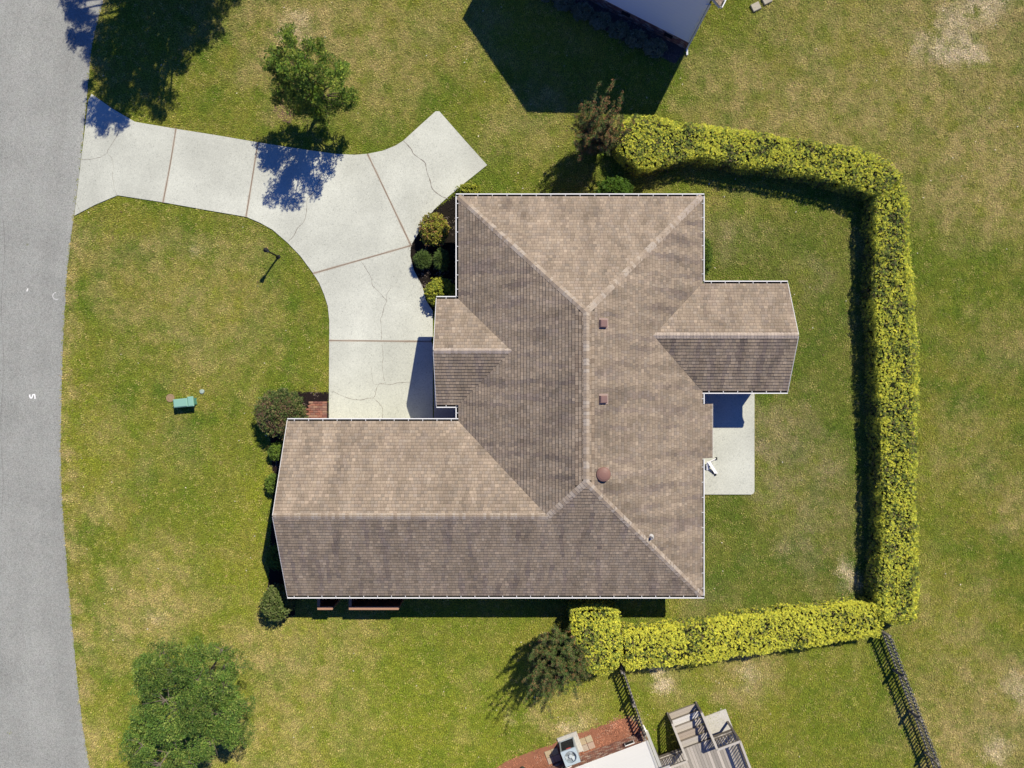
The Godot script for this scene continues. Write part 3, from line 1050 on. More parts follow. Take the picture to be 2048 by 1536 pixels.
	for j in joints:
		var mb := MB.new()
		mb.col = rc(Color(0.30, 0.235, 0.175), 0.12)
		var pts: Array = []
		for p in j:
			pts.append(at2(p[0], p[1], 0.055))
		mb.ribbon(smooth(pts, 8), 0.042, 0.0595, 0.25, 11)
		part("joint_board", mb, M.wood, drive)
		var edge_mb := MB.new()
		edge_mb.col = Color(0.47, 0.42, 0.34)
		edge_mb.ribbon(smooth(pts, 8), 0.105, 0.0575, 0.25, 12)
		part("joint_stain", edge_mb, M.concrete, drive)
	var cracks := [
		[0.022, [[240, 255], [232, 275], [224, 290], [216, 302], [214, 305], [200, 315], [180, 319], [162, 320]]],
		[0.014, [[214, 305], [224, 318], [227, 335], [225, 352], [228, 372], [233, 390]]],
		[0.026, [[645, 348], [638, 362], [631, 378], [623, 390], [615, 400], [613, 418], [612, 433], [606, 445], [596, 456], [588, 470], [578, 481]]],
		[0.045, [[806, 282], [820, 296], [830, 310], [850, 326], [853, 340], [860, 360], [866, 378], [880, 392], [895, 397]]],
		[0.024, [[724, 525], [733, 540], [742, 556], [745, 570], [755, 581], [766, 593], [772, 600], [774, 604], [768, 615], [766, 626], [762, 640], [763, 660], [764, 680]]],
		[0.016, [[774, 604], [774, 590], [783, 574]]],
		[0.018, [[765, 686], [766, 710], [765, 735], [768, 762]]],
		[0.026, [[819, 765], [800, 766], [778, 770], [765, 768], [758, 768], [753, 778], [751, 790], [746, 796], [735, 798], [718, 800], [700, 797], [680, 789], [664, 783]]],
		[0.024, [[746, 796], [756, 806], [764, 815], [764, 835]]],
		[0.012, [[765, 768], [748, 768], [744, 750], [742, 735]]],
		[0.014, [[150, 405], [156, 412], [160, 424]]],
	]
	for c in cracks:
		var mb := MB.new()
		mb.col = Color(0.27, 0.25, 0.21)
		var pts: Array = []
		for p in c[1]:
			pts.append(at2(p[0] + rr(-1, 1), p[1] + rr(-1, 1), 0.055))
		var sm := smooth(pts, 4)
		for k in sm.size():
			sm[k] += Vector2(rr(-0.012, 0.012), rr(-0.012, 0.012))
		mb.ribbon(sm, c[0] * 0.85, 0.058, 0.6, 17)
		part("crack", mb, M.concrete, drive)

	# back patio
	var patio := setting("patio")
	var pm := MB.new()
	pm.col = Color(0.560, 0.572, 0.492)
	var pp := poly([[1390, 786], [1509, 786], [1509, 983], [1507, 987], [1503, 989], [1390, 989]], 0.09)
	pm.slab(pp, -0.05, 0.09)
	part("slab", pm, M.concrete, patio)
	keep_clear(pp)

	# planting beds
	var beds := [
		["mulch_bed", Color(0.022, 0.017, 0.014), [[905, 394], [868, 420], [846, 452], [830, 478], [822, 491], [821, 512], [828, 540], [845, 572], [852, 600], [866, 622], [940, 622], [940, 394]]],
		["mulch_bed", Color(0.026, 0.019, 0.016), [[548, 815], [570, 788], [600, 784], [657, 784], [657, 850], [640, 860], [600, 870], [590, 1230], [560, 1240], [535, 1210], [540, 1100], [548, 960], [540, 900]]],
		["mulch_bed", Color(0.42, 0.185, 0.11), [[970, 1552], [1010, 1524], [1060, 1503], [1105, 1488], [1160, 1465], [1200, 1452], [1240, 1438], [1258, 1432], [1289, 1462], [1300, 1490], [1180, 1560], [1000, 1640]]],
		["mulch_bed", Color(0.15, 0.115, 0.10), [[1040, -40], [1100, 0], [1160, 32], [1240, 78], [1300, 104], [1350, 128], [1372, 98], [1177, 0], [1100, -40]]],
	]
	var chip_mb := MB.new()
	for k in 26:
		var p := Vector3(rr(-0.22, 0.22), rr(0.0, 0.025), rr(-0.22, 0.22))
		var t := rr(0.55, 1.7)
		chip_mb.col = Color(t, t, t)
		var bs := Basis.from_euler(Vector3(rr(-0.4, 0.4), rr(0, TAU), rr(-0.4, 0.4)))
		chip_mb.box(p, Vector3(rr(0.02, 0.08), 0.008, rr(0.008, 0.02)), bs)
	var chip := chip_mb.mesh()
	for b in beds:
		var pl := poly(b[2])
		var mb := MB.new()
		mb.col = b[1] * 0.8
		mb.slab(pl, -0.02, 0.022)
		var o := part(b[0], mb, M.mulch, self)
		o.set_meta("kind", "structure")
		keep_clear(pl)
		var box := Rect2(pl[0], Vector2.ZERO)
		for p in pl:
			box = box.expand(p)
		var xf: Array = []
		var cc := PackedColorArray()
		for k in int(box.get_area() * 14.0):
			var p := Vector2(rr(box.position.x, box.end.x), rr(box.position.y, box.end.y))
			if Geometry2D.is_point_in_polygon(p, pl):
				xf.append(Transform3D(Basis(Vector3.UP, rr(0, TAU)), Vector3(p.x, 0.03, p.y)))
				cc.append(rc(b[1], 0.45) if rng.randf() < 0.85 else rc(b[1].lerp(Color(0.62, 0.5, 0.4), 0.35), 0.2))
		scatter("mulch", chip, M.dull, xf, cc, o).set_meta("kind", "stuff")
	# round spot of bare mulch under the front tree
	for spot in [[572, 222, 0.55, Color(0.20, 0.115, 0.085)], [641, 225, 0.45, Color(0.12, 0.08, 0.06)]]:
		var mb := MB.new()
		mb.col = spot[3]
		var pl := PackedVector2Array()
		for k in 16:
			var c := at2(spot[0], spot[1])
			pl.append(c + Vector2(cos(TAU * k / 16), sin(TAU * k / 16)) * spot[2] * rr(0.75, 1.15))
		mb.slab(pl, -0.02, 0.012)
		part("soil", mb, M.mulch, self).set_meta("kind", "structure")

func main_house() -> void:
	var house := thing("hip_roofed_house", "large brown shingled hip roof house with front wings and white gutters", "house", Vector3(2.96, 0, 0.5))
	var off := Vector3(-2.96, 0, -0.5)
	var W := -2.33; var E := 8.25; var N := -8.16; var S := 9.20
	var h0 := 2.62
	# walls
	var wall := MB.new()
	wall.col = Color(0.33, 0.16, 0.11)
	for b in [[W + 0.4, E - 0.4, N + 0.4, S - 0.4], [-9.45, W + 0.5, 2.0, S - 0.4], [-2.95, W + 0.5, -3.3, -0.6], [E - 0.5, 11.65, -3.95, -0.1]]:
		wall.box(Vector3((b[0] + b[1]) * 0.5, 1.24, (b[2] + b[3]) * 0.5) + off, Vector3(b[1] - b[0], 2.48, b[3] - b[2]))
	part("wall", wall, M.brick, house)
	# gable ends
	for gdef in [[-9.42, 2.0, 8.8, 5.405, 4.45], [-2.93, -3.3, 0.5, -1.395, 3.70], [11.63, -3.95, -0.1, -2.035, 3.72]]:
		var gm := MB.new()
		gm.col = Color(0.85, 0.85, 0.845)
		var x: float = gdef[0] + off.x
		gm.tri(Vector3(x, 2.48, gdef[1] + off.z), Vector3(x, gdef[4], gdef[3] + off.z), Vector3(x, 2.48, gdef[2] + off.z))
		gm.tri(Vector3(x + 0.05, 2.48, gdef[1] + off.z), Vector3(x + 0.05, gdef[4], gdef[3] + off.z), Vector3(x + 0.05, 2.48, gdef[2] + off.z))
		part("gable", gm, M.white, house)
	# soffit under the eaves
	var so := MB.new()
	so.col = Color(0.72, 0.72, 0.71)
	for b in [[W, E, N, S], [-9.70, W, 1.61, S], [-3.24, W, -3.70, 0.91], [E, 11.93, -4.37, 0.30]]:
		so.box(Vector3((b[0] + b[1]) * 0.5, 2.465, (b[2] + b[3]) * 0.5) + off, Vector3(b[1] - b[0] - 0.03, 0.02, b[3] - b[2] - 0.03))
	part("soffit", so, M.white, house)
	# garage door on the driveway, front door, back door, windows
	var gd := MB.new()
	gd.col = Color(0.75, 0.75, 0.73)
	for r in 4:
		gd.bevel_box(Vector3(-6.2, 0.32 + r * 0.54, 1.975) + off, Vector3(4.6, 0.52, 0.05), 0.01)
	part("garage_door", gd, M.white, house)
	var fd := MB.new()
	fd.col = Color(0.12, 0.05, 0.04)
	fd.bevel_box(Vector3(-1.955, 1.08, 0.55) + off, Vector3(0.05, 2.05, 0.7), 0.01)
	part("door", fd, M.wood, house)
	for wd in [[-1.955, -6.2, 0], [7.875, -6.3, 0], [7.875, 6.5, 0], [7.875, 2.0, 0], [0.5, -7.785, 1], [5.0, -7.785, 1], [4.0, 8.825, 1]]:
		var wm := MB.new()
		wm.col = Color(0.78, 0.78, 0.77)
		var sz := Vector3(0.07, 1.3, 1.0) if wd[2] == 0 else Vector3(1.0, 1.3, 0.07)
		wm.bevel_box(Vector3(wd[0], 1.45, wd[1]) + off, sz, 0.01)
		var win := part("window", wm, M.white, house)
		var pm := MB.new()
		pm.col = Color(0.03, 0.04, 0.05)
		pm.box(Vector3(wd[0], 1.45, wd[1]) + off, Vector3(0.09, 1.14, 0.84) if wd[2] == 0 else Vector3(0.84, 1.14, 0.09))
		part("pane", pm, M.metal, win)
	# roof
	var base := Vector2(off.x, off.z)
	var under := MB.new()
	under.col = Color(0.07, 0.055, 0.045)
	var tabs := MB.new()
	var ap := Vector2(2.96, -2.87)
	var as_ := Vector2(2.96, 3.91)
	var join := Vector2(1.465, 5.405)
	var planes := [  # fourth value: staining plus painted shade, low where the slope faces the sun
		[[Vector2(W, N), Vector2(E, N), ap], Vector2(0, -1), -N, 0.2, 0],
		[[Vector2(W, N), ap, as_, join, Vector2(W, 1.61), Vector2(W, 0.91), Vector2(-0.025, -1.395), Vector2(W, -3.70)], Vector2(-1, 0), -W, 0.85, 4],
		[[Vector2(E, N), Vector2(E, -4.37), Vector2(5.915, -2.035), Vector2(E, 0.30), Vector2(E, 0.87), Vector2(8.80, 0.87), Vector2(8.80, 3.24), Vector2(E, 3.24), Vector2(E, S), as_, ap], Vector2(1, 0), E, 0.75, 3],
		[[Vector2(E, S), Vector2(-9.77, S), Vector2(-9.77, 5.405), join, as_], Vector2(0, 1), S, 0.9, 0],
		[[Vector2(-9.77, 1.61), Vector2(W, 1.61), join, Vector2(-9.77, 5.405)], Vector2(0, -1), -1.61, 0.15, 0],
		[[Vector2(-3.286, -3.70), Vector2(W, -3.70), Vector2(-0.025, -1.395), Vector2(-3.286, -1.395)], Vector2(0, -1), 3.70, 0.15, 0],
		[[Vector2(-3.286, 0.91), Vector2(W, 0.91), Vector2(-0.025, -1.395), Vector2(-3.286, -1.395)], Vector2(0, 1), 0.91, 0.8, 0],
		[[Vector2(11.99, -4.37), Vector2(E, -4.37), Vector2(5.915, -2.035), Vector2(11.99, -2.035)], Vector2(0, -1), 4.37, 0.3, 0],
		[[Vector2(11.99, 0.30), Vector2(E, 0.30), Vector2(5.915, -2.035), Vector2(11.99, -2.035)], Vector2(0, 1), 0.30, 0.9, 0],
	]
	for p in planes:
		var pts: Array = []
		for q in p[0]:
			pts.append(q + base)
		var d: Vector2 = p[1]
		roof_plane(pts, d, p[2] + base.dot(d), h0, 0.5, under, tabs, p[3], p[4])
	# rake boards on the three gables and a fascia at the open patio eave
	under.col = Color(0.76, 0.76, 0.74)
	for gdef in [[-9.77, 1.61, S, 5.405], [-3.286, -3.70, 0.91, -1.395], [11.99, -4.37, 0.30, -2.035]]:
		var ph: float = h0 + 0.5 * (gdef[3] - gdef[1])
		var sx := -1.0 if gdef[0] < 0.0 else 1.0
		for e in [1, 2]:
			under.bar(Vector3(gdef[0] + sx * 0.012, h0 - 0.075, gdef[e]) + off, Vector3(gdef[0] + sx * 0.012, ph - 0.075, gdef[3]) + off, 0.024, 0.15)
	under.bar(Vector3(8.81, h0 - 0.275 - 0.07, 0.87) + off, Vector3(8.81, h0 - 0.275 - 0.07, 3.24) + off, 0.02, 0.13)
	var roof := part("roof", under, M.roof, house)
	part("shingles", tabs, M.roof, roof).set_meta("kind", "stuff")
	# the topmost courses, which show largest, shingle by shingle
	for side in [[Vector2(-1, 0), 4, -W], [Vector2(1, 0), 3, E]]:
		var d: Vector2 = side[0]
		var kinds: Array = []
		for t in 10:
			var mb := MB.new()
			mb.col = [Color(0.315, 0.245, 0.175), Color(0.285, 0.230, 0.174), Color(0.36, 0.282, 0.206), Color(0.256, 0.198, 0.147), Color(0.375, 0.30, 0.222)][t % 5] * (0.96 if t < 5 else 1.06)
			one_tab(mb, Vector2(-d.y, d.x), d, -0.082, 0.082, -0.082, 0.082, EXPOSE, 0.0, 0.0, 0.0, 0.5)
			kinds.append(mb.mesh())
		var dmax: float = side[2] if d.x < 0 else 8.80
		var ridge_d := 2.96 * d.x
		var full := int(ceil((dmax - ridge_d) / EXPOSE))
		for c in range(full - side[1], full):
			var hi_d: float = maxf(dmax - (c + 1) * EXPOSE, ridge_d)
			var far := (hi_d - ridge_d)
			var z0 := -2.87 - far * 1.0 + 0.11
			var z1 := 3.91 + far - 0.11
			if d.x < 0:
				z1 = 3.91 + far - 0.11
			var cnt := int((z1 - z0) / 0.172)
			for k in cnt:
				var z: float = z0 + (z1 - z0) * (k + 0.5 + (0.22 if c % 2 else -0.22)) / cnt
				var x: float = hi_d * d.x
				var y: float = h0 + 0.5 * (side[2] - hi_d)
				part_mesh("shingle", kinds[rng.randi() % 10], M.roof, roof, Vector3(x, y, z) + off)
	# ridge and hip caps
	var hr := h0 + 0.5 * (2.96 - W)
	var hw := h0 + 0.5 * 3.795
	var A := Vector3(2.96, hr, -2.87) + off
	var B := Vector3(2.96, hr, 3.91) + off
	var J := Vector3(1.465, hw, 5.405) + off
	var wd2 := Vector3(-1, -0.5, 0).normalized()
	var ed := Vector3(1, -0.5, 0).normalized()
	var nd := Vector3(0, -0.5, -1).normalized()
	var sd := Vector3(0, -0.5, 1).normalized()
	var budget := [300]
	var rest := MB.new()
	ridge_caps(A, B, wd2, ed, roof, budget, rest)
	var hipcap := func(p: Vector3, q: Vector3) -> void:
		# p the low end; the two sides lie square to the hip in the two slopes
		var t := Vector3(q.x - p.x, 0, q.z - p.z).normalized()
		var s1 := Vector3(t.z, -0.354, -t.x).normalized()
		var s2 := Vector3(-t.z, -0.354, t.x).normalized()
		ridge_caps(q, p, s1, s2, roof, budget, rest)
	ridge_caps(Vector3(-9.77, hw, 5.405) + off, J, nd, sd, roof, budget, rest)
	hipcap.call(J, B)
	hipcap.call(Vector3(E, h0, S) + off, B)
	hipcap.call(Vector3(W, h0, N) + off, A)
	hipcap.call(Vector3(E, h0, N) + off, A)
	ridge_caps(Vector3(-3.286, h0 + 1.1525, -1.395) + off, Vector3(-0.025, h0 + 1.1525, -1.395) + off, nd, sd, roof, budget, rest)
	ridge_caps(Vector3(11.99, h0 + 1.1675, -2.035) + off, Vector3(5.915, h0 + 1.1675, -2.035) + off, nd, sd, roof, budget, rest)
	if rest.v.size() > 0:
		part("ridge_shingles", rest, M.roof, roof).set_meta("kind", "stuff")
	# gutters
	var e := 0.11
	for gdef in [
		[Vector2(W - e, N), Vector2(E + e, N), Vector2(0, -1)],
		[Vector2(W, N), Vector2(W, -3.70 - e), Vector2(-1, 0)],
		[Vector2(-3.286, -3.70), Vector2(W - e, -3.70), Vector2(0, -1)],
		[Vector2(-3.286, 0.91), Vector2(W - e, 0.91), Vector2(0, 1)],
		[Vector2(W, 0.91 + e), Vector2(W, 1.61 - e), Vector2(-1, 0)],
		[Vector2(-9.77, 1.61), Vector2(W, 1.61), Vector2(0, -1)],
		[Vector2(-9.77, S), Vector2(E + e, S), Vector2(0, 1)],
		[Vector2(E, 3.28), Vector2(E, S), Vector2(1, 0)],
		[Vector2(E, 0.30 + e), Vector2(E, 0.87), Vector2(1, 0)],
		[Vector2(E, 0.30), Vector2(11.99, 0.30), Vector2(0, 1)],
		[Vector2(E + e, -4.37), Vector2(11.99, -4.37), Vector2(0, -1)],
		[Vector2(E, N), Vector2(E, -4.37 - e), Vector2(1, 0)],
	]:
		gutter(house, gdef[0] + base, gdef[1] + base, gdef[2], h0 + 0.015)
	# things fixed to the roof
	for z in [-2.42, 0.62]:
		var v := MB.new()
		v.col = Color(0.19, 0.118, 0.108)
		var y: float = h0 + 0.5 * (E - 3.66)
		var bs := Basis(Vector3(0.894, -0.447, 0), Vector3(0.447, 0.894, 0), Vector3(0, 0, 1))
		v.bevel_box(Vector3(3.66, y + 0.10, z) + off, Vector3(0.32, 0.16, 0.30), 0.03, bs)
		v.col = Color(0.30, 0.225, 0.195)
		v.box(Vector3(3.68, y + 0.022, z - 0.02) + off, Vector3(0.44, 0.02, 0.42), bs)
		part("roof_vent", v, M.metal, house)
	var dome := MB.new()
	dome.col = Color(0.215, 0.120, 0.095)
	var dy := h0 + 0.5 * (E - 3.66)
	var dc := Vector3(3.66, dy - 0.06, 3.62) + off
	dome.lathe(dc, [[0.2, 0.0], [0.2, 0.22], [0.235, 0.22], [0.29, 0.225], [0.295, 0.245], [0.27, 0.285], [0.19, 0.325], [0.09, 0.345], [0.0, 0.35]], 28)
	dome.col = Color(0.30, 0.22, 0.185)
	dome.box(dc + Vector3(0.02, 0.075, -0.02), Vector3(0.52, 0.02, 0.5), Basis(Vector3(0.894, -0.447, 0), Vector3(0.447, 0.894, 0), Vector3(0, 0, 1)))
	part("fan_vent", dome, M.metal, house)
	var pipe := MB.new()
	var py := h0 + 0.5 * (E - 5.80)
	var pc := Vector3(5.80, py, 6.38) + off
	pipe.col = Color(0.42, 0.41, 0.39)
	pipe.lathe(pc + Vector3(0, -0.05, 0), [[0.13, 0.05], [0.12, 0.085], [0.06, 0.12], [0.05, 0.3], [0.038, 0.3], [0.035, 0.2]], 14)
	pipe.col = Color(0.03, 0.03, 0.03)
	pipe.lathe(pc + Vector3(0, 0.2, 0), [[0.035, 0.0], [0.0, 0.001]], 10)
	part("vent_pipe", pipe, M.metal, house)

func neighbours() -> void:
	var north := neighbour("white_house", "white gable end house in its own shade, brown roof corner showing", Vector3(8.18, 0, -15.80), deg_to_rad(-26.8), 8.98, 12.0, -1.0, 0.71, 4.37, 7.62, 0.45, 0.12, 3.95)
	for x in [-1.0, -3.2]:
		var v := MB.new()
		v.col = Color(0.02, 0.02, 0.02)
		v.box(Vector3(x, 0.5, 0.06), Vector3(0.42, 0.18, 0.06))
		part("foundation_vent", v, M.dull, north)
	var ds := MB.new()
	ds.col = Color(0.76, 0.76, 0.75)
	ds.bevel_box(Vector3(0.06, 2.1, 0.03), Vector3(0.075, 3.9, 0.06), 0.004)
	ds.bar(Vector3(0.06, 0.18, 0.05), Vector3(0.20, 0.08, 0.25), 0.08, 0.06)
	part("downspout", ds, M.white, north)
	var south := neighbour("white_house", "white lap sided house with sunlit wall above red brick and mulch", Vector3(6.25, 0, 16.37), deg_to_rad(20.6), 9.0, 12.0, 1.0, 0.95, 4.05, 7.2, 0.42, 0.10, 3.75)
	for x in [-0.85, -3.95, -6.6]:
		var v := MB.new()
		v.col = Color(0.76, 0.76, 0.74)
		v.box(Vector3(x, 0.72, -0.085), Vector3(0.46, 0.22, 0.03))
		var f := part("foundation_vent", v, M.white, south)
		var g := MB.new()
		g.col = Color(0.02, 0.02, 0.02)
		g.box(Vector3(x, 0.72, -0.095), Vector3(0.40, 0.16, 0.03))
		part("grille", g, M.dull, f)
	var cr := MB.new()
	cr.col = Color(0.78, 0.78, 0.77)
	cr.bevel_box(Vector3(0.16, 3.82, -0.08), Vector3(0.62, 0.2, 0.32), 0.01)
	cr.bevel_box(Vector3(-0.1, 3.70, -0.05), Vector3(0.3, 0.12, 0.22), 0.01)
	part("eave_return", cr, M.white, south)
	var d2 := MB.new()
	d2.col = Color(0.80, 0.80, 0.78)
	d2.bevel_box(Vector3(0.09, 1.95, 0.03), Vector3(0.13, 3.8, 0.1), 0.006)
	d2.bar(Vector3(0.06, 0.06, 0.0), Vector3(0.02, 0.04, -0.3), 0.09, 0.06)
	part("downspout", d2, M.white, south)

func hedges_and_plants() -> void:
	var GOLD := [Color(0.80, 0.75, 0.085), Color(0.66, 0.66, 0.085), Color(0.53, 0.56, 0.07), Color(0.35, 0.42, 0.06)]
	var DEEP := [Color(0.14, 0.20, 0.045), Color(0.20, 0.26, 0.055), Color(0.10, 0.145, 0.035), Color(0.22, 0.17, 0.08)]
	var rosette := leaf_cluster(8, 0.030, 0.042, 0.026, 41, 0.25)
	var hh := 1.38
	var row := func(list: Array, h: float) -> Array:
		var out: Array = []
		var pp: Array = []
		var ww: Array = []
		for p in list:
			pp.append(at2(p[0], p[1], h))
			ww.append(Vector2(p[2] * (CAM_H - h) / FOCAL, 0))
		var sp := smooth(pp, 5)
		var sw := smooth(ww, 5)
		for k in sp.size():
			out.append([sp[k], sw[k].x])
		return out
	hedge("golden_hedge", "golden hedge run behind the house, rounded bulb at its west end", row.call([[1246, 290, 56], [1258, 286, 86], [1275, 283, 104], [1305, 282, 106], [1345, 281, 84], [1400, 280, 64], [1500, 294, 70], [1600, 309, 67], [1700, 331, 74], [1760, 352, 72], [1786, 372, 62]], hh), hh, 700.0, GOLD, DEEP, rosette)
	hedge("golden_hedge", "longest golden hedge, running along the east side of the lawn", row.call([[1782, 382, 56], [1786, 402, 66], [1788, 500, 68], [1791, 600, 79], [1797, 700, 77], [1801, 800, 79], [1800, 900, 71], [1803, 1000, 70], [1801, 1100, 72], [1800, 1180, 82], [1800, 1240, 72]], hh), hh, 700.0, GOLD, DEEP, rosette)
	hedge("golden_hedge", "brightest yellow hedge, running between the south lawn and the picket fences", row.call([[1250, 1305, 74], [1320, 1298, 76], [1400, 1290, 76], [1500, 1274, 74], [1600, 1262, 74], [1700, 1248, 68], [1757, 1241, 64]], 1.25), 1.25, 700.0, GOLD.slice(0, 3), DEEP, rosette, 0.42)
	hedge("golden_hedge", "short squarish golden hedge block beside the south wall of the house", row.call([[1190, 1224, 96], [1191, 1260, 98], [1200, 1300, 82], [1207, 1340, 62]], 1.6), 1.6, 700.0, GOLD, DEEP, rosette)

	var oak := leaf_cluster(11, 0.11, 0.075, 0.040, 51, 0.3)
	var OAK := [Color(0.082, 0.155, 0.026), Color(0.110, 0.190, 0.030), Color(0.055, 0.112, 0.022), Color(0.20, 0.26, 0.055)]
	var YOUNG := [Color(0.105, 0.19, 0.024), Color(0.15, 0.25, 0.028), Color(0.068, 0.135, 0.02), Color(0.25, 0.31, 0.042)]
	# the small street tree by the driveway
	var lumps: Array = []
	for l in [[576, 86, 5.0, 0.62], [553, 112, 4.4, 0.52], [616, 108, 5.2, 0.6], [588, 130, 5.4, 0.7], [630, 145, 5.5, 0.7], [668, 160, 4.6, 0.66], [650, 112, 4.6, 0.42], [556, 155, 3.6, 0.58], [600, 178, 4.2, 0.7], [648, 192, 3.6, 0.6], [686, 196, 3.2, 0.42], [676, 140, 4.2, 0.45], [622, 212, 2.6, 0.5], [572, 182, 2.9, 0.5], [612, 150, 4.6, 0.6], [600, 205, 2.2, 0.5], [632, 222, 1.9, 0.5], [664, 212, 2.2, 0.5], [646, 238, 1.5, 0.35], [614, 228, 1.5, 0.35], [584, 160, 3.6, 0.6], [630, 180, 3.6, 0.6], [585, 203, 1.4, 0.5], [620, 214, 1.2, 0.5], [655, 214, 1.3, 0.5], [690, 206, 1.7, 0.42], [560, 192, 2.0, 0.45], [600, 226, 0.95, 0.38], [640, 236, 0.9, 0.38], [694, 186, 2.6, 0.45], [702, 205, 2.1, 0.34], [560, 120, 3.6, 0.5], [536, 130, 3.4, 0.35], [578, 66, 4.6, 0.42], [640, 92, 4.6, 0.38]]:
		lumps.append([at(l[0], l[1], l[2]), l[3] * 0.9])
	tree("street_tree", "small leafy green tree casting blue shadow onto the driveway", at(640, 222), 0.10, 1.5, lumps, 520.0, oak, YOUNG, Color(0.16, 0.12, 0.09))
	# the oak at the lower left
	lumps = []
	for l in [[288, 1362, 3.9, 0.5], [325, 1305, 4.3, 0.75], [300, 1345, 4.2, 0.8], [345, 1340, 4.8, 0.85], [405, 1310, 4.6, 0.75], [445, 1300, 4.0, 0.6], [470, 1335, 3.9, 0.62], [395, 1360, 5.2, 0.95], [450, 1380, 4.8, 0.85], [330, 1400, 5.0, 0.95], [385, 1420, 5.6, 1.0], [450, 1440, 5.0, 0.85], [480, 1410, 4.2, 0.6], [300, 1440, 4.6, 0.8], [345, 1470, 5.3, 0.95], [420, 1490, 5.2, 0.9], [475, 1475, 4.4, 0.7], [285, 1490, 4.4, 0.8], [320, 1530, 4.8, 0.9], [390, 1530, 5.0, 0.8], [262, 1505, 3.9, 0.6], [280, 1380, 3.6, 0.45]]:
		lumps.append([at(l[0], l[1], l[2]), l[3] * 0.93])
	tree("oak_tree", "broad dark green oak on the front lawn near the street", at(455, 1335), 0.16, 2.0, lumps, 900.0, leaf_cluster(10, 0.08, 0.055, 0.031, 52, 0.3), OAK, Color(0.22, 0.19, 0.15))
	# a tall tree north of the picture, whose shade reaches over the road and the end of the driveway
	lumps = []
	for l in [[300, 20, 7.6, 1.5], [385, 40, 7.4, 1.2], [340, -30, 7.6, 1.4], [350, 60, 7.0, 1.2], [290, 70, 7.2, 1.2], [410, 70, 6.8, 0.8], [270, 140, 7.0, 1.0], [310, 150, 7.4, 1.0], [240, 60, 7.2, 1.1], [260, -20, 7.6, 1.2], [210, 110, 7.2, 0.8], [255, 200, 7.2, 0.75], [320, 225, 6.9, 0.45], [170, 90, 7.0, 0.45], [200, 225, 7.0, 0.75], [235, 245, 7.0, 0.5], [205, 258, 6.8, 0.4], [165, 40, 7.0, 0.75], [152, 78, 6.9, 0.5], [188, 110, 7.0, 0.55], [143, 5, 7.0, 0.55], [180, 165, 7.0, 0.4], [225, 130, 7.3, 0.9], [300, 205, 7.2, 0.7], [360, 130, 7.0, 0.6], [375, 10, 7.2, 1.1], [250, 165, 7.0, 0.9], [430, 5, 7.0, 0.9], [470, -10, 6.6, 0.5], [245, 100, 7.6, 1.2], [330, 110, 7.4, 1.1], [285, 175, 7.2, 0.95], [340, 200, 7.0, 0.5], [215, 225, 6.9, 0.65], [185, 60, 7.2, 0.7], [155, 20, 7.0, 0.5], [225, 165, 7.2, 0.85], [360, 95, 7.0, 0.7], [240, 20, 7.6, 1.0]]:
		var sp := at(l[0], l[1])
		lumps.append([sp + Vector3(0.45, 1.0, -0.646) * l[2], l[3]])
	tree("shade_tree", "tall tree beyond the top of the lawn, shading the road edge", at(455, -150), 0.22, 4.2, lumps, 620.0, oak, OAK, Color(0.2, 0.16, 0.12))

	var twiggy := leaf_cluster(9, 0.06, 0.055, 0.024, 61, 0.5)
	var MYRTLE := [Color(0.085, 0.145, 0.034), Color(0.125, 0.185, 0.05), Color(0.06, 0.105, 0.03), Color(0.17, 0.17, 0.065)]
	stem_shrub("crape_myrtle", "upright reddish myrtle with one tall shoot, north of the house", at(1186, 300), 80, 4.1, 1.42, twiggy, MYRTLE, [Vector3(0.15, 5.9, -0.9), Vector3(-0.1, 4.9, -1.2), Vector3(0.75, 4.6, -0.9), Vector3(-0.9, 3.9, -0.5), Vector3(1.15, 4.1, -0.3)], 0.32)
	stem_shrub("crape_myrtle", "spreading brownish myrtle beside the short hedge block, spiky shadow", at(1112, 1282), 140, 3.8, 1.5, twiggy, MYRTLE, [Vector3(-1.5, 4.0, 0.9), Vector3(-0.9, 4.5, 1.3), Vector3(-0.2, 4.4, 1.5), Vector3(-1.8, 3.6, 0.2), Vector3(-1.2, 4.4, 0.2), Vector3(-1.7, 3.7, 0.7), Vector3(-0.5, 4.6, 0.9), Vector3(-1.3, 3.9, 1.3)], 0.12)

	var fine := leaf_cluster(12, 0.06, 0.055, 0.028, 71, 0.3)
	var RUST := [Color(0.30, 0.28, 0.045), Color(0.36, 0.36, 0.05), Color(0.34, 0.19, 0.08), Color(0.24, 0.28, 0.045)]
	var BOX := [Color(0.085, 0.14, 0.034), Color(0.115, 0.175, 0.042), Color(0.07, 0.11, 0.03)]
	var LIMEB := [Color(0.33, 0.37, 0.045), Color(0.42, 0.43, 0.052), Color(0.25, 0.31, 0.045)]
	var MIDG := [Color(0.12, 0.20, 0.03), Color(0.165, 0.25, 0.036), Color(0.09, 0.15, 0.027)]
	var bsh := func(col: float, row2: float, r: float, ry: float) -> Array:
		var h := ry
		return [at(col, row2, h) * Vector3(1, 0, 1), Vector3(r, ry, r)]
	bush("globe_shrub", "round yellow green shrub with rusty middle, first in the entry bed", "shrub", at(868, 459, 0.6) * Vector3(1, 0, 1), Vector3(0.64, 0.62, 0.70), 1500, fine, RUST, "shrubs in the black entry bed")
	bush("spiky_shrub", "small dark spiky shrub at the driveway edge of the entry bed", "shrub", at(846, 521, 0.4) * Vector3(1, 0, 1), Vector3(0.33, 0.34, 0.33), 420, leaf_cluster(12, 0.05, 0.13, 0.016, 72, 0.6), BOX, "shrubs in the black entry bed", Color(0.05, 0.035, 0.02), 0.15)
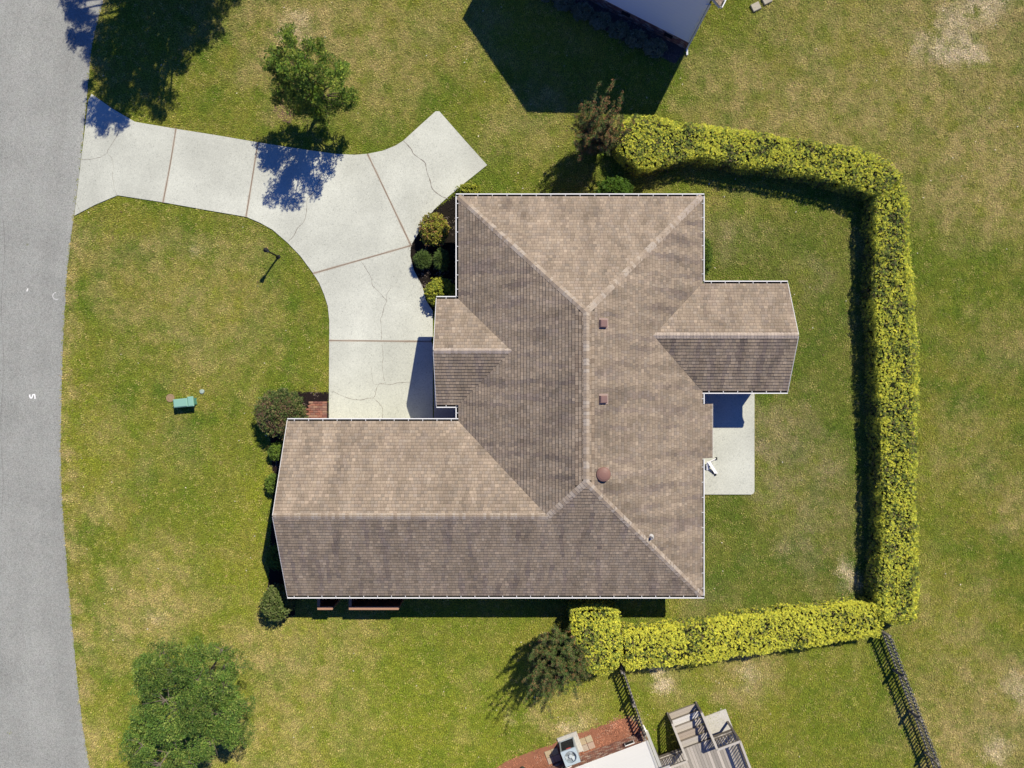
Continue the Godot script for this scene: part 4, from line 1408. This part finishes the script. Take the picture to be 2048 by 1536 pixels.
	bush("spiky_shrub", "narrow dark spiky shrub half under the eave in the entry bed", "shrub", at(884, 521, 0.4) * Vector3(1, 0, 1), Vector3(0.28, 0.36, 0.42), 420, leaf_cluster(12, 0.05, 0.13, 0.016, 73, 0.6), BOX, "shrubs in the black entry bed", Color(0.05, 0.035, 0.02), 0.2)
	bush("globe_shrub", "lime green globe shrub against the entry gable corner", "shrub", at(882, 585, 0.6) * Vector3(1, 0, 1), Vector3(0.66, 0.58, 0.62), 1400, fine, LIMEB, "shrubs in the black entry bed")
	bush("globe_shrub", "large round shrub with bare pink twigs at the garage corner", "shrub", at(561, 826, 0.9) * Vector3(1, 0, 1), Vector3(1.02, 0.92, 0.98), 2600, leaf_cluster(9, 0.07, 0.07, 0.034, 74, 0.3), [Color(0.095, 0.145, 0.04), Color(0.14, 0.185, 0.055), Color(0.065, 0.10, 0.032), Color(0.24, 0.20, 0.09)], "", Color(0.16, 0.09, 0.06), 0.0, 520)
	bush("globe_shrub", "small green shrub tucked behind the twiggy shrub along the garage wall", "shrub", at(556, 902, 0.4) * Vector3(1, 0, 1), Vector3(0.40, 0.40, 0.40), 620, fine, MIDG, "shrubs along the garage wall")
	bush("globe_shrub", "middle small green shrub along the garage wall, beside dark mulch", "shrub", at(548, 968, 0.4) * Vector3(1, 0, 1), Vector3(0.36, 0.38, 0.42), 620, fine, MIDG, "shrubs along the garage wall")
	bush("globe_shrub", "shaded dark green shrub under the garage gable", "shrub", at(556, 1113, 0.45) * Vector3(1, 0, 1), Vector3(0.52, 0.45, 0.55), 800, fine, MIDG, "shrubs along the garage wall")
	bush("corner_shrub", "speckled upright shrub at the southwest corner of the garage", "shrub", at(557, 1203, 0.8) * Vector3(1, 0, 1), Vector3(0.66, 0.85, 0.72), 1900, fine, [Color(0.13, 0.18, 0.045), Color(0.20, 0.23, 0.08), Color(0.085, 0.125, 0.03)], "shrubs along the garage wall")
	bush("globe_shrub", "bright green mounded shrub peeking out under the north gutter", "shrub", at(1228, 384, 0.5) * Vector3(1, 0, 1), Vector3(0.82, 0.55, 0.62), 1500, fine, [Color(0.09, 0.18, 0.02), Color(0.12, 0.22, 0.024), Color(0.065, 0.13, 0.018)])
	bush("low_plant", "low light green plant at the northwest corner of the roof", "plant", at(938, 379, 0.2) * Vector3(1, 0, 1), Vector3(0.5, 0.22, 0.25), 380, fine, LIMEB)
	bush("low_plant", "thin dark green plant against the east wall by the back lawn", "plant", at(1408, 512, 0.4) * Vector3(1, 0, 1), Vector3(0.30, 0.42, 0.85), 700, fine, MIDG)
	# the dim planting in front of the northern neighbour
	var bx := Vector3(8.18, 0, -15.80)
	for k in 7:
		var loc := Vector3(-1.3 - 0.95 * k, 0, 0.75).rotated(Vector3.UP, deg_to_rad(-26.8)) + bx
		bush("border_shrub", "grey green low shrub in the shaded bed by white siding, %s" % ["nearest the house corner", "second from the house corner", "third from the house corner", "fourth from the house corner", "fifth from the house corner", "sixth from the house corner", "farthest from the house corner"][k], "shrub", loc, Vector3(0.5, 0.3, 0.36) * rr(0.85, 1.1), 420, fine, [Color(0.20, 0.23, 0.15), Color(0.28, 0.31, 0.21), Color(0.14, 0.17, 0.10)], "shrubs in the shaded north bed")

func picket_fence(label: String, a: Vector2, b: Vector2, h: float, group: String) -> void:
	var d := (b - a).normalized()
	var o := thing("picket_fence", label, "fence", Vector3(a.x, 0, a.y), atan2(d.x, d.y), group)
	var len := a.distance_to(b)
	var kinds: Array = []
	for t in 4:
		var mb := MB.new()
		mb.col = [Color(0.34, 0.31, 0.27), Color(0.42, 0.39, 0.34), Color(0.28, 0.25, 0.22), Color(0.50, 0.47, 0.42)][t]
		var hh: float = h * [1.0, 1.015, 0.985, 1.0][t]
		var w := 0.039
		mb.box(Vector3(0, hh * 0.5 - 0.02, 0), Vector3(0.018, hh - 0.06, w * 2.0))
		mb.quad(Vector3(-0.009, hh - 0.05, -w), Vector3(-0.009, hh - 0.05, w), Vector3(-0.009, hh, 0.02), Vector3(-0.009, hh, -0.02), Vector3.LEFT)
		mb.quad(Vector3(0.009, hh - 0.05, -w), Vector3(0.009, hh - 0.05, w), Vector3(0.009, hh, 0.02), Vector3(0.009, hh, -0.02), Vector3.RIGHT)
		mb.quad(Vector3(-0.009, hh, -0.02), Vector3(0.009, hh, -0.02), Vector3(0.009, hh, 0.02), Vector3(-0.009, hh, 0.02), Vector3.UP)
		for s in [-1.0, 1.0]:
			mb.quad(Vector3(-0.009, hh - 0.05, s * w), Vector3(0.009, hh - 0.05, s * w), Vector3(0.009, hh, s * 0.02), Vector3(-0.009, hh, s * 0.02), Vector3(0, 0.4, s))
		kinds.append(mb.mesh())
	for k in int(len / 0.158):
		var p := part_mesh("picket", kinds[rng.randi() % 4], M.wood, o, Vector3(0.032, 0.02, 0.06 + k * 0.158))
		p.rotation = Vector3(rr(-0.02, 0.02), rr(-0.03, 0.03), rr(-0.012, 0.012))
	for y in [0.25, h - 0.22]:
		var rl := MB.new()
		rl.col = Color(0.34, 0.31, 0.27)
		rl.box(Vector3(0.0, y, len * 0.5), Vector3(0.042, 0.088, len))
		part("rail", rl, M.wood, o)
	var posts := int(ceil(len / 2.4))
	for k in posts + 1:
		var ps := MB.new()
		ps.col = Color(0.34, 0.31, 0.27)
		ps.bevel_box(Vector3(-0.07, (h + 0.04) * 0.5 - 0.05, len * k / posts), Vector3(0.09, h + 0.14, 0.09), 0.012)
		part("post", ps, M.wood, o)

func deck() -> void:
	# weathered deck with a stair of five treads, in the house's own axes: x along its north wall, z away to the south
	var o := thing("wooden_deck", "weathered grey wooden deck with stairs and baluster rails", "deck", Vector3(6.25, 0, 16.37), deg_to_rad(20.6))
	var grey := Color(0.46, 0.42, 0.37)
	var dh := 0.96
	var z0 := 0.93
	var z1 := 5.0
	var x := 0.12
	while x < 3.82:
		var mb := MB.new()
		mb.col = rc(grey, 0.28)
		mb.bevel_box(Vector3(x + 0.067, dh - 0.016, (z0 + z1) * 0.5 + rr(-0.008, 0.008)), Vector3(0.132, 0.032, z1 - z0 + 0.03), 0.004)
		part("deck_board", mb, M.wood, o)
		x += 0.139
	var fr := MB.new()
	fr.col = Color(0.22, 0.195, 0.165)
	fr.box(Vector3(1.98, dh - 0.13, z0 + 0.02), Vector3(3.72, 0.19, 0.038))
	fr.box(Vector3(3.80, dh - 0.13, (z0 + z1) * 0.5), Vector3(0.038, 0.19, z1 - z0))
	for k in 8:
		fr.box(Vector3(1.97, dh - 0.125, z0 + 0.4 + k * 0.5), Vector3(3.6, 0.18, 0.038))
	part("frame", fr, M.wood, o)
	# stair
	var sx0 := 1.31
	var sx1 := 2.74
	for k in 5:
		var mb := MB.new()
		mb.col = rc([Color(0.47, 0.41, 0.34), Color(0.68, 0.66, 0.62), Color(0.55, 0.50, 0.43), Color(0.43, 0.36, 0.29), Color(0.55, 0.51, 0.45)][k], 0.08)
		var zc := -0.42 + 0.135 + k * 0.27
		var yk := 0.16 * (k + 1)
		for b in 2:
			mb.bevel_box(Vector3((sx0 + sx1) * 0.5, yk - 0.018, zc - 0.07 + b * 0.139), Vector3(sx1 - sx0 + 0.03, 0.036, 0.135), 0.006)
		part("tread", mb, M.wood, o)
	for k in 6:
		var mb := MB.new()
		mb.col = rc(Color(0.40, 0.35, 0.29), 0.1)
		mb.box(Vector3((sx0 + sx1) * 0.5, 0.16 * k + 0.062, -0.42 + 0.02 + k * 0.27), Vector3(sx1 - sx0 - 0.05, 0.124, 0.02))
		part("riser", mb, M.wood, o)
	for sx in [sx0, sx1]:
		var st := MB.new()
		st.col = Color(0.25, 0.225, 0.195)
		st.bar(Vector3(sx, 0.02, -0.46), Vector3(sx, dh - 0.18, z0 - 0.02), 0.04, 0.24)
		part("stringer", st, M.wood, o)
	# rails: [from, to, heights of the walking surface at both ends]
	var bal := MB.new()
	bal.col = Color(0.19, 0.165, 0.14)
	bal.box(Vector3(0, 0.42, 0), Vector3(0.036, 0.84, 0.036))
	var bal_mesh := bal.mesh()
	for rdef in [
		[Vector3(sx0, 0.12, -0.40), Vector3(sx0, dh, z0), true], [Vector3(sx1, 0.12, -0.40), Vector3(sx1, dh, z0), true],
		[Vector3(sx1, dh, z0 + 0.02), Vector3(3.82, dh, z0 + 0.02), false], [Vector3(0.16, dh, z0 + 0.02), Vector3(sx0, dh, z0 + 0.02), false],
		[Vector3(3.82, dh, z0 + 0.02), Vector3(3.82, dh, z1), false]]:
		var a: Vector3 = rdef[0]
		var b: Vector3 = rdef[1]
		var rail := MB.new()
		rail.col = Color(0.56, 0.52, 0.46)
		rail.bar(a + Vector3(0, 0.92, 0), b + Vector3(0, 0.92, 0), 0.10, 0.034)
		var rl := part("handrail", rail, M.wood, o)
		var low := MB.new()
		low.col = Color(0.24, 0.21, 0.18)
		low.bar(a + Vector3(0, 0.84, 0), b + Vector3(0, 0.84, 0), 0.036, 0.085)
		low.bar(a + Vector3(0, 0.09, 0), b + Vector3(0, 0.09, 0), 0.036, 0.085)
		part("rail", low, M.wood, o)
		var cnt := int(a.distance_to(b) / 0.142)
		for k in range(1, cnt):
			part_mesh("baluster", bal_mesh, M.wood, o, a.lerp(b, float(k) / cnt) + Vector3(0, 0.06, 0))
	for p in [Vector3(sx0, 0, -0.40), Vector3(sx1, 0, -0.40), Vector3(sx0, 0, z0), Vector3(sx1, 0, z0), Vector3(3.82, 0, z0 + 0.02), Vector3(3.82, 0, 2.9), Vector3(0.16, 0, z0 + 0.02)]:
		var ps := MB.new()
		ps.col = Color(0.24, 0.215, 0.185)
		var top: float = 1.0 if p.z < 0.0 else dh + 0.9
		ps.box(Vector3(p.x, top * 0.5, p.z), Vector3(0.09, top, 0.09))
		part("post", ps, M.wood, o)

func yard_things() -> void:
	picket_fence("long grey picket fence running out from the hedge corner", Vector2(17.30, 11.50), Vector2(21.0, 21.2), 1.05, "weathered picket fences")
	picket_fence("short grey picket fence between the hedge and the white house corner", Vector2(5.10, 13.18), Vector2(6.16, 16.22), 1.05, "weathered picket fences")
	deck()
	# concrete pad under the deck corner
	var pad := MB.new()
	pad.col = Color(0.55, 0.53, 0.48)
	var pl := PackedVector2Array([Vector2(2.85, 0.35), Vector2(3.95, 0.35), Vector2(3.95, 2.0), Vector2(2.85, 2.0)])
	pad.slab(pl, -0.03, 0.05)
	var pad_o := part("concrete_pad", pad, M.concrete, self)
	pad_o.position = Vector3(6.25, 0, 16.37)
	pad_o.rotation.y = deg_to_rad(20.6)
	pad_o.set_meta("label", "pale concrete pad on the ground below the deck corner")
	pad_o.set_meta("category", "pad")
	keep_clear(PackedVector2Array([at2(1416, 1452), at2(1453, 1438), at2(1475, 1495), at2(1425, 1510)]))

	# air conditioner
	var T := deg_to_rad(20.6)
	var org := Vector3(6.25, 0, 16.37)
	var place := func(x: float, z: float) -> Vector3: return org + Vector3(x, 0, z).rotated(Vector3.UP, T)
	var pad2 := MB.new()
	pad2.col = Color(0.56, 0.54, 0.49)
	pad2.bevel_box(Vector3(0, 0.05, 0), Vector3(0.98, 0.1, 0.98), 0.015)
	var p2 := part("concrete_pad", pad2, M.concrete, self)
	p2.position = place.call(-3.50, -0.66)
	p2.rotation.y = T
	p2.set_meta("label", "square concrete pad carrying the air conditioner")
	p2.set_meta("category", "pad")
	var ac := thing("air_conditioner", "grey outdoor air conditioner with top fan beside white siding", "air conditioner", place.call(-3.58, -0.64) + Vector3(0, 0.1, 0), T)
	var cab := MB.new()
	cab.col = Color(0.36, 0.40, 0.43)
	for c in [Vector3(-0.33, 0.475, -0.33), Vector3(0.33, 0.475, -0.33), Vector3(-0.33, 0.475, 0.33), Vector3(0.33, 0.475, 0.33)]:
		cab.box(c, Vector3(0.05, 0.95, 0.05))
	cab.box(Vector3(0, 0.03, 0), Vector3(0.7, 0.06, 0.7))
	cab.box(Vector3(0.345, 0.475, 0), Vector3(0.02, 0.95, 0.62))
	part("cabinet", cab, M.metal, ac)
	var coil := MB.new()
	coil.col = Color(0.035, 0.037, 0.04)
	coil.box(Vector3(0, 0.42, 0), Vector3(0.64, 0.74, 0.64))
	for k in 22:
		coil.col = Color(0.06, 0.063, 0.068)
		coil.box(Vector3(-0.29 + k * 0.0275, 0.5, -0.325), Vector3(0.008, 0.86, 0.012))
		coil.box(Vector3(-0.325, 0.5, -0.29 + k * 0.0275), Vector3(0.012, 0.86, 0.008))
	part("coil", coil, M.dull, ac)
	var badge := MB.new()
	badge.col = Color(0.55, 0.06, 0.07)
	badge.box(Vector3(0.03, 0.84, -0.338), Vector3(0.22, 0.05, 0.012))
	part("badge", badge, M.paint, ac)
	var top := MB.new()
	top.col = Color(0.34, 0.41, 0.46)
	var seg := 32
	for k in seg:      # the lid: a square plate with a round well
		var a0 := TAU * k / seg
		var a1 := TAU * (k + 1) / seg
		var sq := func(a: float) -> Vector3:
			var m := maxf(absf(cos(a)), absf(sin(a)))
			return Vector3(cos(a) / m * 0.36, 0, sin(a) / m * 0.36)
		var i0 := Vector3(cos(a0), 0, sin(a0)) * 0.275
		var i1 := Vector3(cos(a1), 0, sin(a1)) * 0.275
		var y := Vector3(0, 1.0, 0)
		top.quad(i0 + y, i1 + y, sq.call(a1) + y, sq.call(a0) + y, Vector3.UP)
		top.quad(sq.call(a0) + y, sq.call(a1) + y, sq.call(a1) + y + Vector3(0, -0.07, 0), sq.call(a0) + y + Vector3(0, -0.07, 0), i0)
		top.quad(i0 + y, i1 + y, i1 + y + Vector3(0, -0.17, 0), i0 + y + Vector3(0, -0.17, 0), -i0)
	top.col = Color(0.20, 0.23, 0.25)
	for k in seg:
		var a0 := TAU * k / seg
		var a1 := TAU * (k + 1) / seg
		top.tri_out(Vector3(0, 0.83, 0), Vector3(cos(a0) * 0.275, 0.83, sin(a0) * 0.275), Vector3(cos(a1) * 0.275, 0.83, sin(a1) * 0.275), Vector3.UP)
	part("lid", top, M.metal, ac)
	var fan := MB.new()
	fan.col = Color(0.42, 0.47, 0.50)
	fan.lathe(Vector3(0, 0.87, 0), [[0.075, 0.0], [0.08, 0.07], [0.06, 0.09], [0.0, 0.095]], 18)
	for k in 3:
		var a := TAU * k / 3 + 0.5
		for j in 5:
			var b0 := a + j * 0.17
			var b1 := b0 + 0.17
			var f0 := 0.845 + 0.012 * j
			fan.quad(Vector3(cos(b0) * 0.07, f0, sin(b0) * 0.07), Vector3(cos(b1) * 0.07, f0 + 0.012, sin(b1) * 0.07), Vector3(cos(b1) * 0.26, f0 + 0.012, sin(b1) * 0.26), Vector3(cos(b0) * 0.26, f0, sin(b0) * 0.26), Vector3.UP)
	part("fan", fan, M.metal, ac)
	var guard := MB.new()
	guard.col = Color(0.30, 0.33, 0.35)
	for r in [0.14, 0.26]:
		for k in 24:
			var a0 := TAU * k / 24
			var a1 := TAU * (k + 1) / 24
			guard.tube(Vector3(cos(a0) * r, 1.006, sin(a0) * r), Vector3(cos(a1) * r, 1.006, sin(a1) * r), 0.0022, 0.0022, 4)
	for k in 8:
		var a0 := TAU * k / 8
		guard.tube(Vector3(cos(a0) * 0.05, 1.006, sin(a0) * 0.05), Vector3(cos(a0) * 0.28, 1.006, sin(a0) * 0.28), 0.0022, 0.0022, 4)
	part("guard", guard, M.metal, ac)

	# stepping stones either side of the air conditioner
	var stones := [[-2.91, -0.59], [-2.585, -0.59], [-2.91, -0.265], [-2.585, -0.265], [-4.62, -0.60], [-4.295, -0.60], [-4.62, -0.275], [-4.295, -0.275]]
	var where := ["tan paving stone next to the air conditioner, row farther from the wall", "tan paving stone away from the air conditioner, row farther from the wall", "greyish paving stone next to the air conditioner, row near the wall", "pinkish paving stone away from the air conditioner, row near the wall",
		"paving stone at the edge of the air conditioner's shadow, farther row", "paving stone inside the air conditioner's shadow, farther row", "paving stone at the edge of the air conditioner's shadow, near row", "paving stone inside the air conditioner's shadow, near row"]
	for k in stones.size():
		var mb := MB.new()
		mb.col = [Color(0.45, 0.36, 0.235), Color(0.44, 0.37, 0.25), Color(0.42, 0.35, 0.28), Color(0.43, 0.32, 0.25)][k % 4]
		mb.bevel_box(Vector3(0, 0.035, 0), Vector3(0.305, 0.07, 0.305), 0.012)
		var s := part("paving_stone", mb, M.concrete, self)
		s.position = place.call(stones[k][0], stones[k][1])
		s.rotation.y = T + rr(-0.04, 0.04)
		s.set_meta("label", where[k])
		s.set_meta("category", "paving stone")
		s.set_meta("group", "square paving stones in the red mulch")
	var pot := thing("plant_pot", "dark green round pot at the edge of the red mulch", "pot", at(1045, 1542, 0.2) * Vector3(1, 0, 1))
	var pt := MB.new()
	pt.col = Color(0.045, 0.09, 0.07)
	pt.lathe(Vector3.ZERO, [[0.0, 0.0], [0.13, 0.0], [0.17, 0.26], [0.185, 0.26], [0.185, 0.30], [0.165, 0.30], [0.155, 0.24]], 20)
	part("pot", pt, M.metal, pot)
	var sl := MB.new()
	sl.col = Color(0.16, 0.20, 0.19)
	sl.lathe(Vector3(0, 0.22, 0), [[0.155, 0.0], [0.1, 0.03], [0.0, 0.035]], 16)
	part("lid", sl, M.metal, pot)

	# lamp post on the front lawn
	var lamp := thing("lamp_post", "black lamp post on the front lawn inside the driveway curve", "lamp post", at(557, 514))
	var lp := MB.new()
	lp.col = Color(0.02, 0.02, 0.021)
	lp.lathe(Vector3.ZERO, [[0.10, 0.0], [0.10, 0.05], [0.05, 0.09], [0.042, 0.5], [0.036, 1.42], [0.06, 1.45], [0.05, 1.48]], 14)
	part("post", lp, M.metal, lamp)
	var lan := MB.new()
	lan.col = Color(0.02, 0.02, 0.021)
	lan.lathe(Vector3(0, 1.48, 0), [[0.05, 0.0], [0.085, 0.03], [0.085, 0.04]], 8)
	for k in 6:
		var a := TAU * k / 6
		lan.tube(Vector3(cos(a) * 0.08, 1.52, sin(a) * 0.08), Vector3(cos(a) * 0.105, 1.76, sin(a) * 0.105), 0.008, 0.008, 5)
	lan.lathe(Vector3(0, 1.75, 0), [[0.112, 0.0], [0.108, 0.015], [0.06, 0.065], [0.025, 0.09], [0.025, 0.115], [0.0, 0.13]], 12)
	var lt := part("lantern", lan, M.metal, lamp)
	var gl := MB.new()
	gl.col = Color(0.35, 0.36, 0.36)
	gl.lathe(Vector3(0, 1.52, 0), [[0.07, 0.0], [0.095, 0.23]], 6)
	part("glass", gl, M.white, lt)

	# green cable box, its round lids
	var cb := thing("utility_box", "mint green utility box with rounded lid on the front lawn", "utility box", at(377, 804), deg_to_rad(6.0))
	var cbody := MB.new()
	cbody.col = Color(0.10, 0.30, 0.225)
	cbody.bevel_box(Vector3(0, 0.24, 0), Vector3(0.80, 0.48, 0.30), 0.01)
	part("body", cbody, M.metal, cb)
	var clid := MB.new()
	clid.col = Color(0.20, 0.38, 0.30)
	clid.bevel_box(Vector3(-0.13, 0.53, 0.02), Vector3(0.66, 0.12, 0.40), 0.045)
	clid.bevel_box(Vector3(0.34, 0.522, 0.0), Vector3(0.275, 0.10, 0.47), 0.04)
	part("lid", clid, M.metal, cb)
	var cap := thing("valve_lid", "small pale green round lid beside the utility box", "lid", at(405, 783))
	var cm := MB.new()
	cm.col = Color(0.36, 0.45, 0.38)
	cm.lathe(Vector3.ZERO, [[0.11, 0.0], [0.11, 0.085], [0.085, 0.105], [0.0, 0.11]], 18)
	part("lid", cm, M.concrete, cap)
	var man := thing("meter_cover", "round brown sunken cover in the grass beside the utility box", "cover", at(341, 796))
	var mm := MB.new()
	mm.col = Color(0.34, 0.24, 0.14)
	mm.lathe(Vector3.ZERO, [[0.20, 0.0], [0.19, 0.05], [0.14, 0.055], [0.14, 0.04], [0.0, 0.045]], 18)
	part("cover", mm, M.concrete, man)
	keep_clear(poly([[333, 788], [349, 788], [351, 797], [347, 804], [335, 804], [331, 797]]))

	# brick paving between the shrub and the driveway
	var pave := setting("brick_path")
	var bases := MB.new()
	bases.col = Color(0.05, 0.035, 0.03)
	bases.slab(poly([[620, 805], [656, 802], [656, 852], [617, 852], [618, 825]]), 0.01, 0.03)
	part("bedding", bases, M.mulch, pave)
	var bm: Array = []
	for t in 5:
		var mb := MB.new()
		mb.col = [Color(0.34, 0.145, 0.10), Color(0.40, 0.19, 0.13), Color(0.27, 0.125, 0.10), Color(0.42, 0.25, 0.175), Color(0.31, 0.17, 0.13)][t]
		mb.bevel_box(Vector3(0, 0.03, 0), Vector3(0.205, 0.06, 0.098), 0.01)
		bm.append(mb.mesh())
	var corner := at2(654.5, 805)
	for r in 10:
		for c in 5:
			var bp := corner + Vector2(-0.11 - 0.215 * c + (0.1 if r % 2 else 0.0) - (0.1 if r % 2 and c == 0 else 0.0), r * 0.107)
			if c >= 4 - int(r > 3) * 0 and r < 3 or c == 4 and r % 2 == 0:
				continue
			if bp.x > corner.x - 0.09:
				bp.x = corner.x - 0.1
			var b := part_mesh("brick", bm[rng.randi() % 5], M.brick, pave, Vector3(bp.x, 0.028 + rr(0.0, 0.01), bp.y))
			b.rotation = Vector3(rr(-0.03, 0.03), rr(-0.06, 0.06), rr(-0.03, 0.03))
	var lone := part_mesh("brick", bm[1], M.brick, pave, Vector3(at2(621, 811).x, 0.03, at2(621, 811).y))
	lone.rotation.y = 0.5

	# two wooden screens against the south wall
	for sdef in [[636, 664, "small L shaped wooden screen with reddish cap by the south wall"], [699, 796, "long wooden screen with reddish cap board by the south wall"]]:
		var h := 1.4
		var a := at(sdef[0], 1216.5, h)
		var b := at(sdef[1], 1216.5, h)
		var o := thing("wooden_screen", sdef[2], "screen", Vector3(a.x, 0, a.z))
		var len := b.x - a.x
		var n := maxi(int(len / 0.145), 3)
		for k in n:
			var mb := MB.new()
			mb.col = rc(Color(0.20, 0.12, 0.085), 0.15)
			mb.box(Vector3(len * (k + 0.5) / n, (h - 0.04) * 0.5, 0.0), Vector3(len / n - 0.006, h - 0.06, 0.02))
			part("board", mb, M.wood, o)
		for k in 5:
			var mb := MB.new()
			mb.col = rc(Color(0.20, 0.12, 0.085), 0.15)
			mb.box(Vector3(0.03, (h - 0.04) * 0.5, -0.12 - k * 0.145), Vector3(0.02, h - 0.06, 0.138))
			part("board", mb, M.wood, o)
		for p in [Vector3(0.0, 0, 0.0), Vector3(len, 0, 0.0), Vector3(0.03, 0, -0.8)]:
			var mb := MB.new()
			mb.col = Color(0.24, 0.14, 0.095)
			mb.box(Vector3(p.x, h * 0.5 - 0.02, p.z), Vector3(0.09, h - 0.03, 0.09))
			part("post", mb, M.wood, o)
		var cp := MB.new()
		cp.col = Color(0.50, 0.29, 0.18)
		cp.bevel_box(Vector3(len * 0.5, h, 0.0), Vector3(len + 0.06, 0.035, 0.145), 0.006)
		part("cap_board", cp, M.wood, o)
		var cp2 := MB.new()
		cp2.col = Color(0.42, 0.24, 0.15)
		cp2.bevel_box(Vector3(0.03, h, -0.46), Vector3(0.13, 0.034, 0.75), 0.006)
		part("cap_board", cp2, M.wood, o)

	# white metal stand on the patio, at the end of the lower gutter
	var ws := thing("garden_stand", "white angled metal stand with black fittings on the patio", "stand", at(1411, 922, 0.09))
	var wm := MB.new()
	wm.col = Color(0.86, 0.86, 0.855)
	wm.bar(Vector3(0.06, 0.34, 0.0), Vector3(0.50, 0.05, 0.60), 0.13, 0.02)
	wm.bar(Vector3(0.02, 0.34, 0.0), Vector3(0.10, 0.03, 0.42), 0.13, 0.02)
	part("panel", wm, M.white, ws)
	var leg := MB.new()
	leg.col = Color(0.6, 0.6, 0.59)
	leg.tube(Vector3(0.06, 0.34, 0.02), Vector3(0.46, 0.05, -0.12), 0.03, 0.03, 8)
	part("leg", leg, M.metal, ws)
	for p in [Vector3(0.5, 0.06, -0.13), Vector3(0.17, 0.15, 0.24), Vector3(0.46, 0.05, 0.62), Vector3(0.36, 0.06, 0.52)]:
		var ft := MB.new()
		ft.col = Color(0.02, 0.02, 0.02)
		ft.bevel_box(p, Vector3(0.11, 0.06, 0.07), 0.01, Basis(Vector3.UP, rr(0, 3)))
		part("fitting", ft, M.dull, ws)

	# concrete steps at the top of the picture
	var stepd := [[[1500, 13], 0.4, "lower pale concrete block in the grass at the top edge"], [[1522, -1], 0.25, "upper pale concrete block in the grass beside the other block"]]
	for s in stepd:
		var mb := MB.new()
		mb.col = Color(0.40, 0.37, 0.30)
		mb.bevel_box(Vector3(0, 0.06, 0), Vector3(0.42, 0.12, 0.36), 0.02)
		var b := part("concrete_block", mb, M.concrete, self)
		b.position = at(s[0][0] + 12, s[0][1], 0.1) * Vector3(1, 0, 1)
		b.rotation.y = 0.45
		b.set_meta("label", s[2])
		b.set_meta("category", "block")
		b.set_meta("group", "concrete blocks by the north lawn")

func grass() -> void:
	# mown lawn: tufts of short blades over the whole ground in view, none on paving, beds or under the houses
	keep_clear(PackedVector2Array([Vector2(-1.9, -7.7), Vector2(7.8, -7.7), Vector2(7.8, 8.7), Vector2(-9.4, 8.7), Vector2(-9.4, 2.0), Vector2(-1.9, 2.0)]))
	keep_clear(PackedVector2Array([Vector2(7.7, -3.9), Vector2(11.6, -3.9), Vector2(11.6, -0.1), Vector2(7.7, -0.1)]))
	var r := RandomNumberGenerator.new()
	r.seed = 77
	var mb := MB.new()
	for k in 9:
		var a := r.randf() * TAU
		var d := sqrt(r.randf()) * 0.085
		var p := Vector3(cos(a) * d, 0, sin(a) * d)
		var lean := Vector3(r.randf_range(-1, 1), 0, r.randf_range(-1, 1)).normalized() * r.randf_range(0.02, 0.055)
		var h := r.randf_range(0.02, 0.055)
		var side := Vector3(-lean.z, 0, lean.x).normalized() * r.randf_range(0.008, 0.015)
		var t := r.randf_range(0.72, 1.3)
		mb.col = Color(t * r.randf_range(0.92, 1.12), t, t * r.randf_range(0.8, 1.25))
		var m := p + lean * 0.55 + Vector3(0, h * 0.75, 0)
		mb.quad(p - side, p + side, m + side * 0.8, m - side * 0.8, Vector3.UP)
		mb.tri_out(m - side * 0.8, m + side * 0.8, p + lean * 1.25 + Vector3(0, h, 0), Vector3.UP)
	var tuft := mb.mesh()
	var xf: Array = []
	var cols := PackedColorArray()
	var step := 0.098
	var z := -22.0
	while z < 22.0:
		var x := -28.0
		while x < 28.0:
			var p := Vector2(x + rr(-0.05, 0.05), z + rr(-0.05, 0.05))
			x += step
			if lawn_free(p):
				continue
			var c := lawn_color(p.x + rr(-0.22, 0.22), p.y + rr(-0.22, 0.22))
			# single dead and single lush tufts among the rest
			var odd := rng.randf()
			if odd < 0.12:
				c = c.lerp(TAN, rr(0.25, 0.7))
			elif odd < 0.34:
				c = c.lerp(GREEN, rr(0.3, 0.8))
			var t := rr(0.72, 1.27)
			var s := rr(0.8, 1.2)
			xf.append(Transform3D(Basis(Vector3.UP, rr(0, TAU)).scaled(Vector3(s, s * rr(0.7, 1.3), s)), Vector3(p.x, 0.0, p.y)))
			cols.append(Color(c.r * t, c.g * t, c.b * t))
		z += step
	# fallen leaves and pale flecks lying about on the lawn
	var fl := MB.new()
	fl.quad(Vector3(-0.03, 0, 0), Vector3(0, 0.008, -0.018), Vector3(0.035, 0.004, 0), Vector3(0, 0.01, 0.02), Vector3.UP)
	var fx: Array = []
	var fc := PackedColorArray()
	while fx.size() < 420:
		var p := Vector2(rr(-21.0, 24.0), rr(-18.0, 18.0))
		if lawn_free(p):
			continue
		fx.append(Transform3D(Basis(Vector3.UP, rr(0, TAU)).scaled(Vector3.ONE * rr(0.6, 1.6)), Vector3(p.x, 0.05, p.y)))
		fc.append(rc([Color(0.62, 0.55, 0.38), Color(0.40, 0.26, 0.12), Color(0.5, 0.46, 0.36), Color(0.16, 0.10, 0.06)][rng.randi() % 4], 0.2))
	var fo := scatter("fallen_leaves", fl.mesh(), M.dull, fx, fc, self)
	fo.set_meta("kind", "stuff")
	fo.set_meta("label", "small fallen leaves and pale flecks scattered over the lawn")
	fo.set_meta("category", "leaves")
	var o := scatter("grass", tuft, M.blade, xf, cols, self)
	o.set_meta("kind", "stuff")
	o.set_meta("label", "mown patchy green and tan lawn grass around the house")
	o.set_meta("category", "grass")
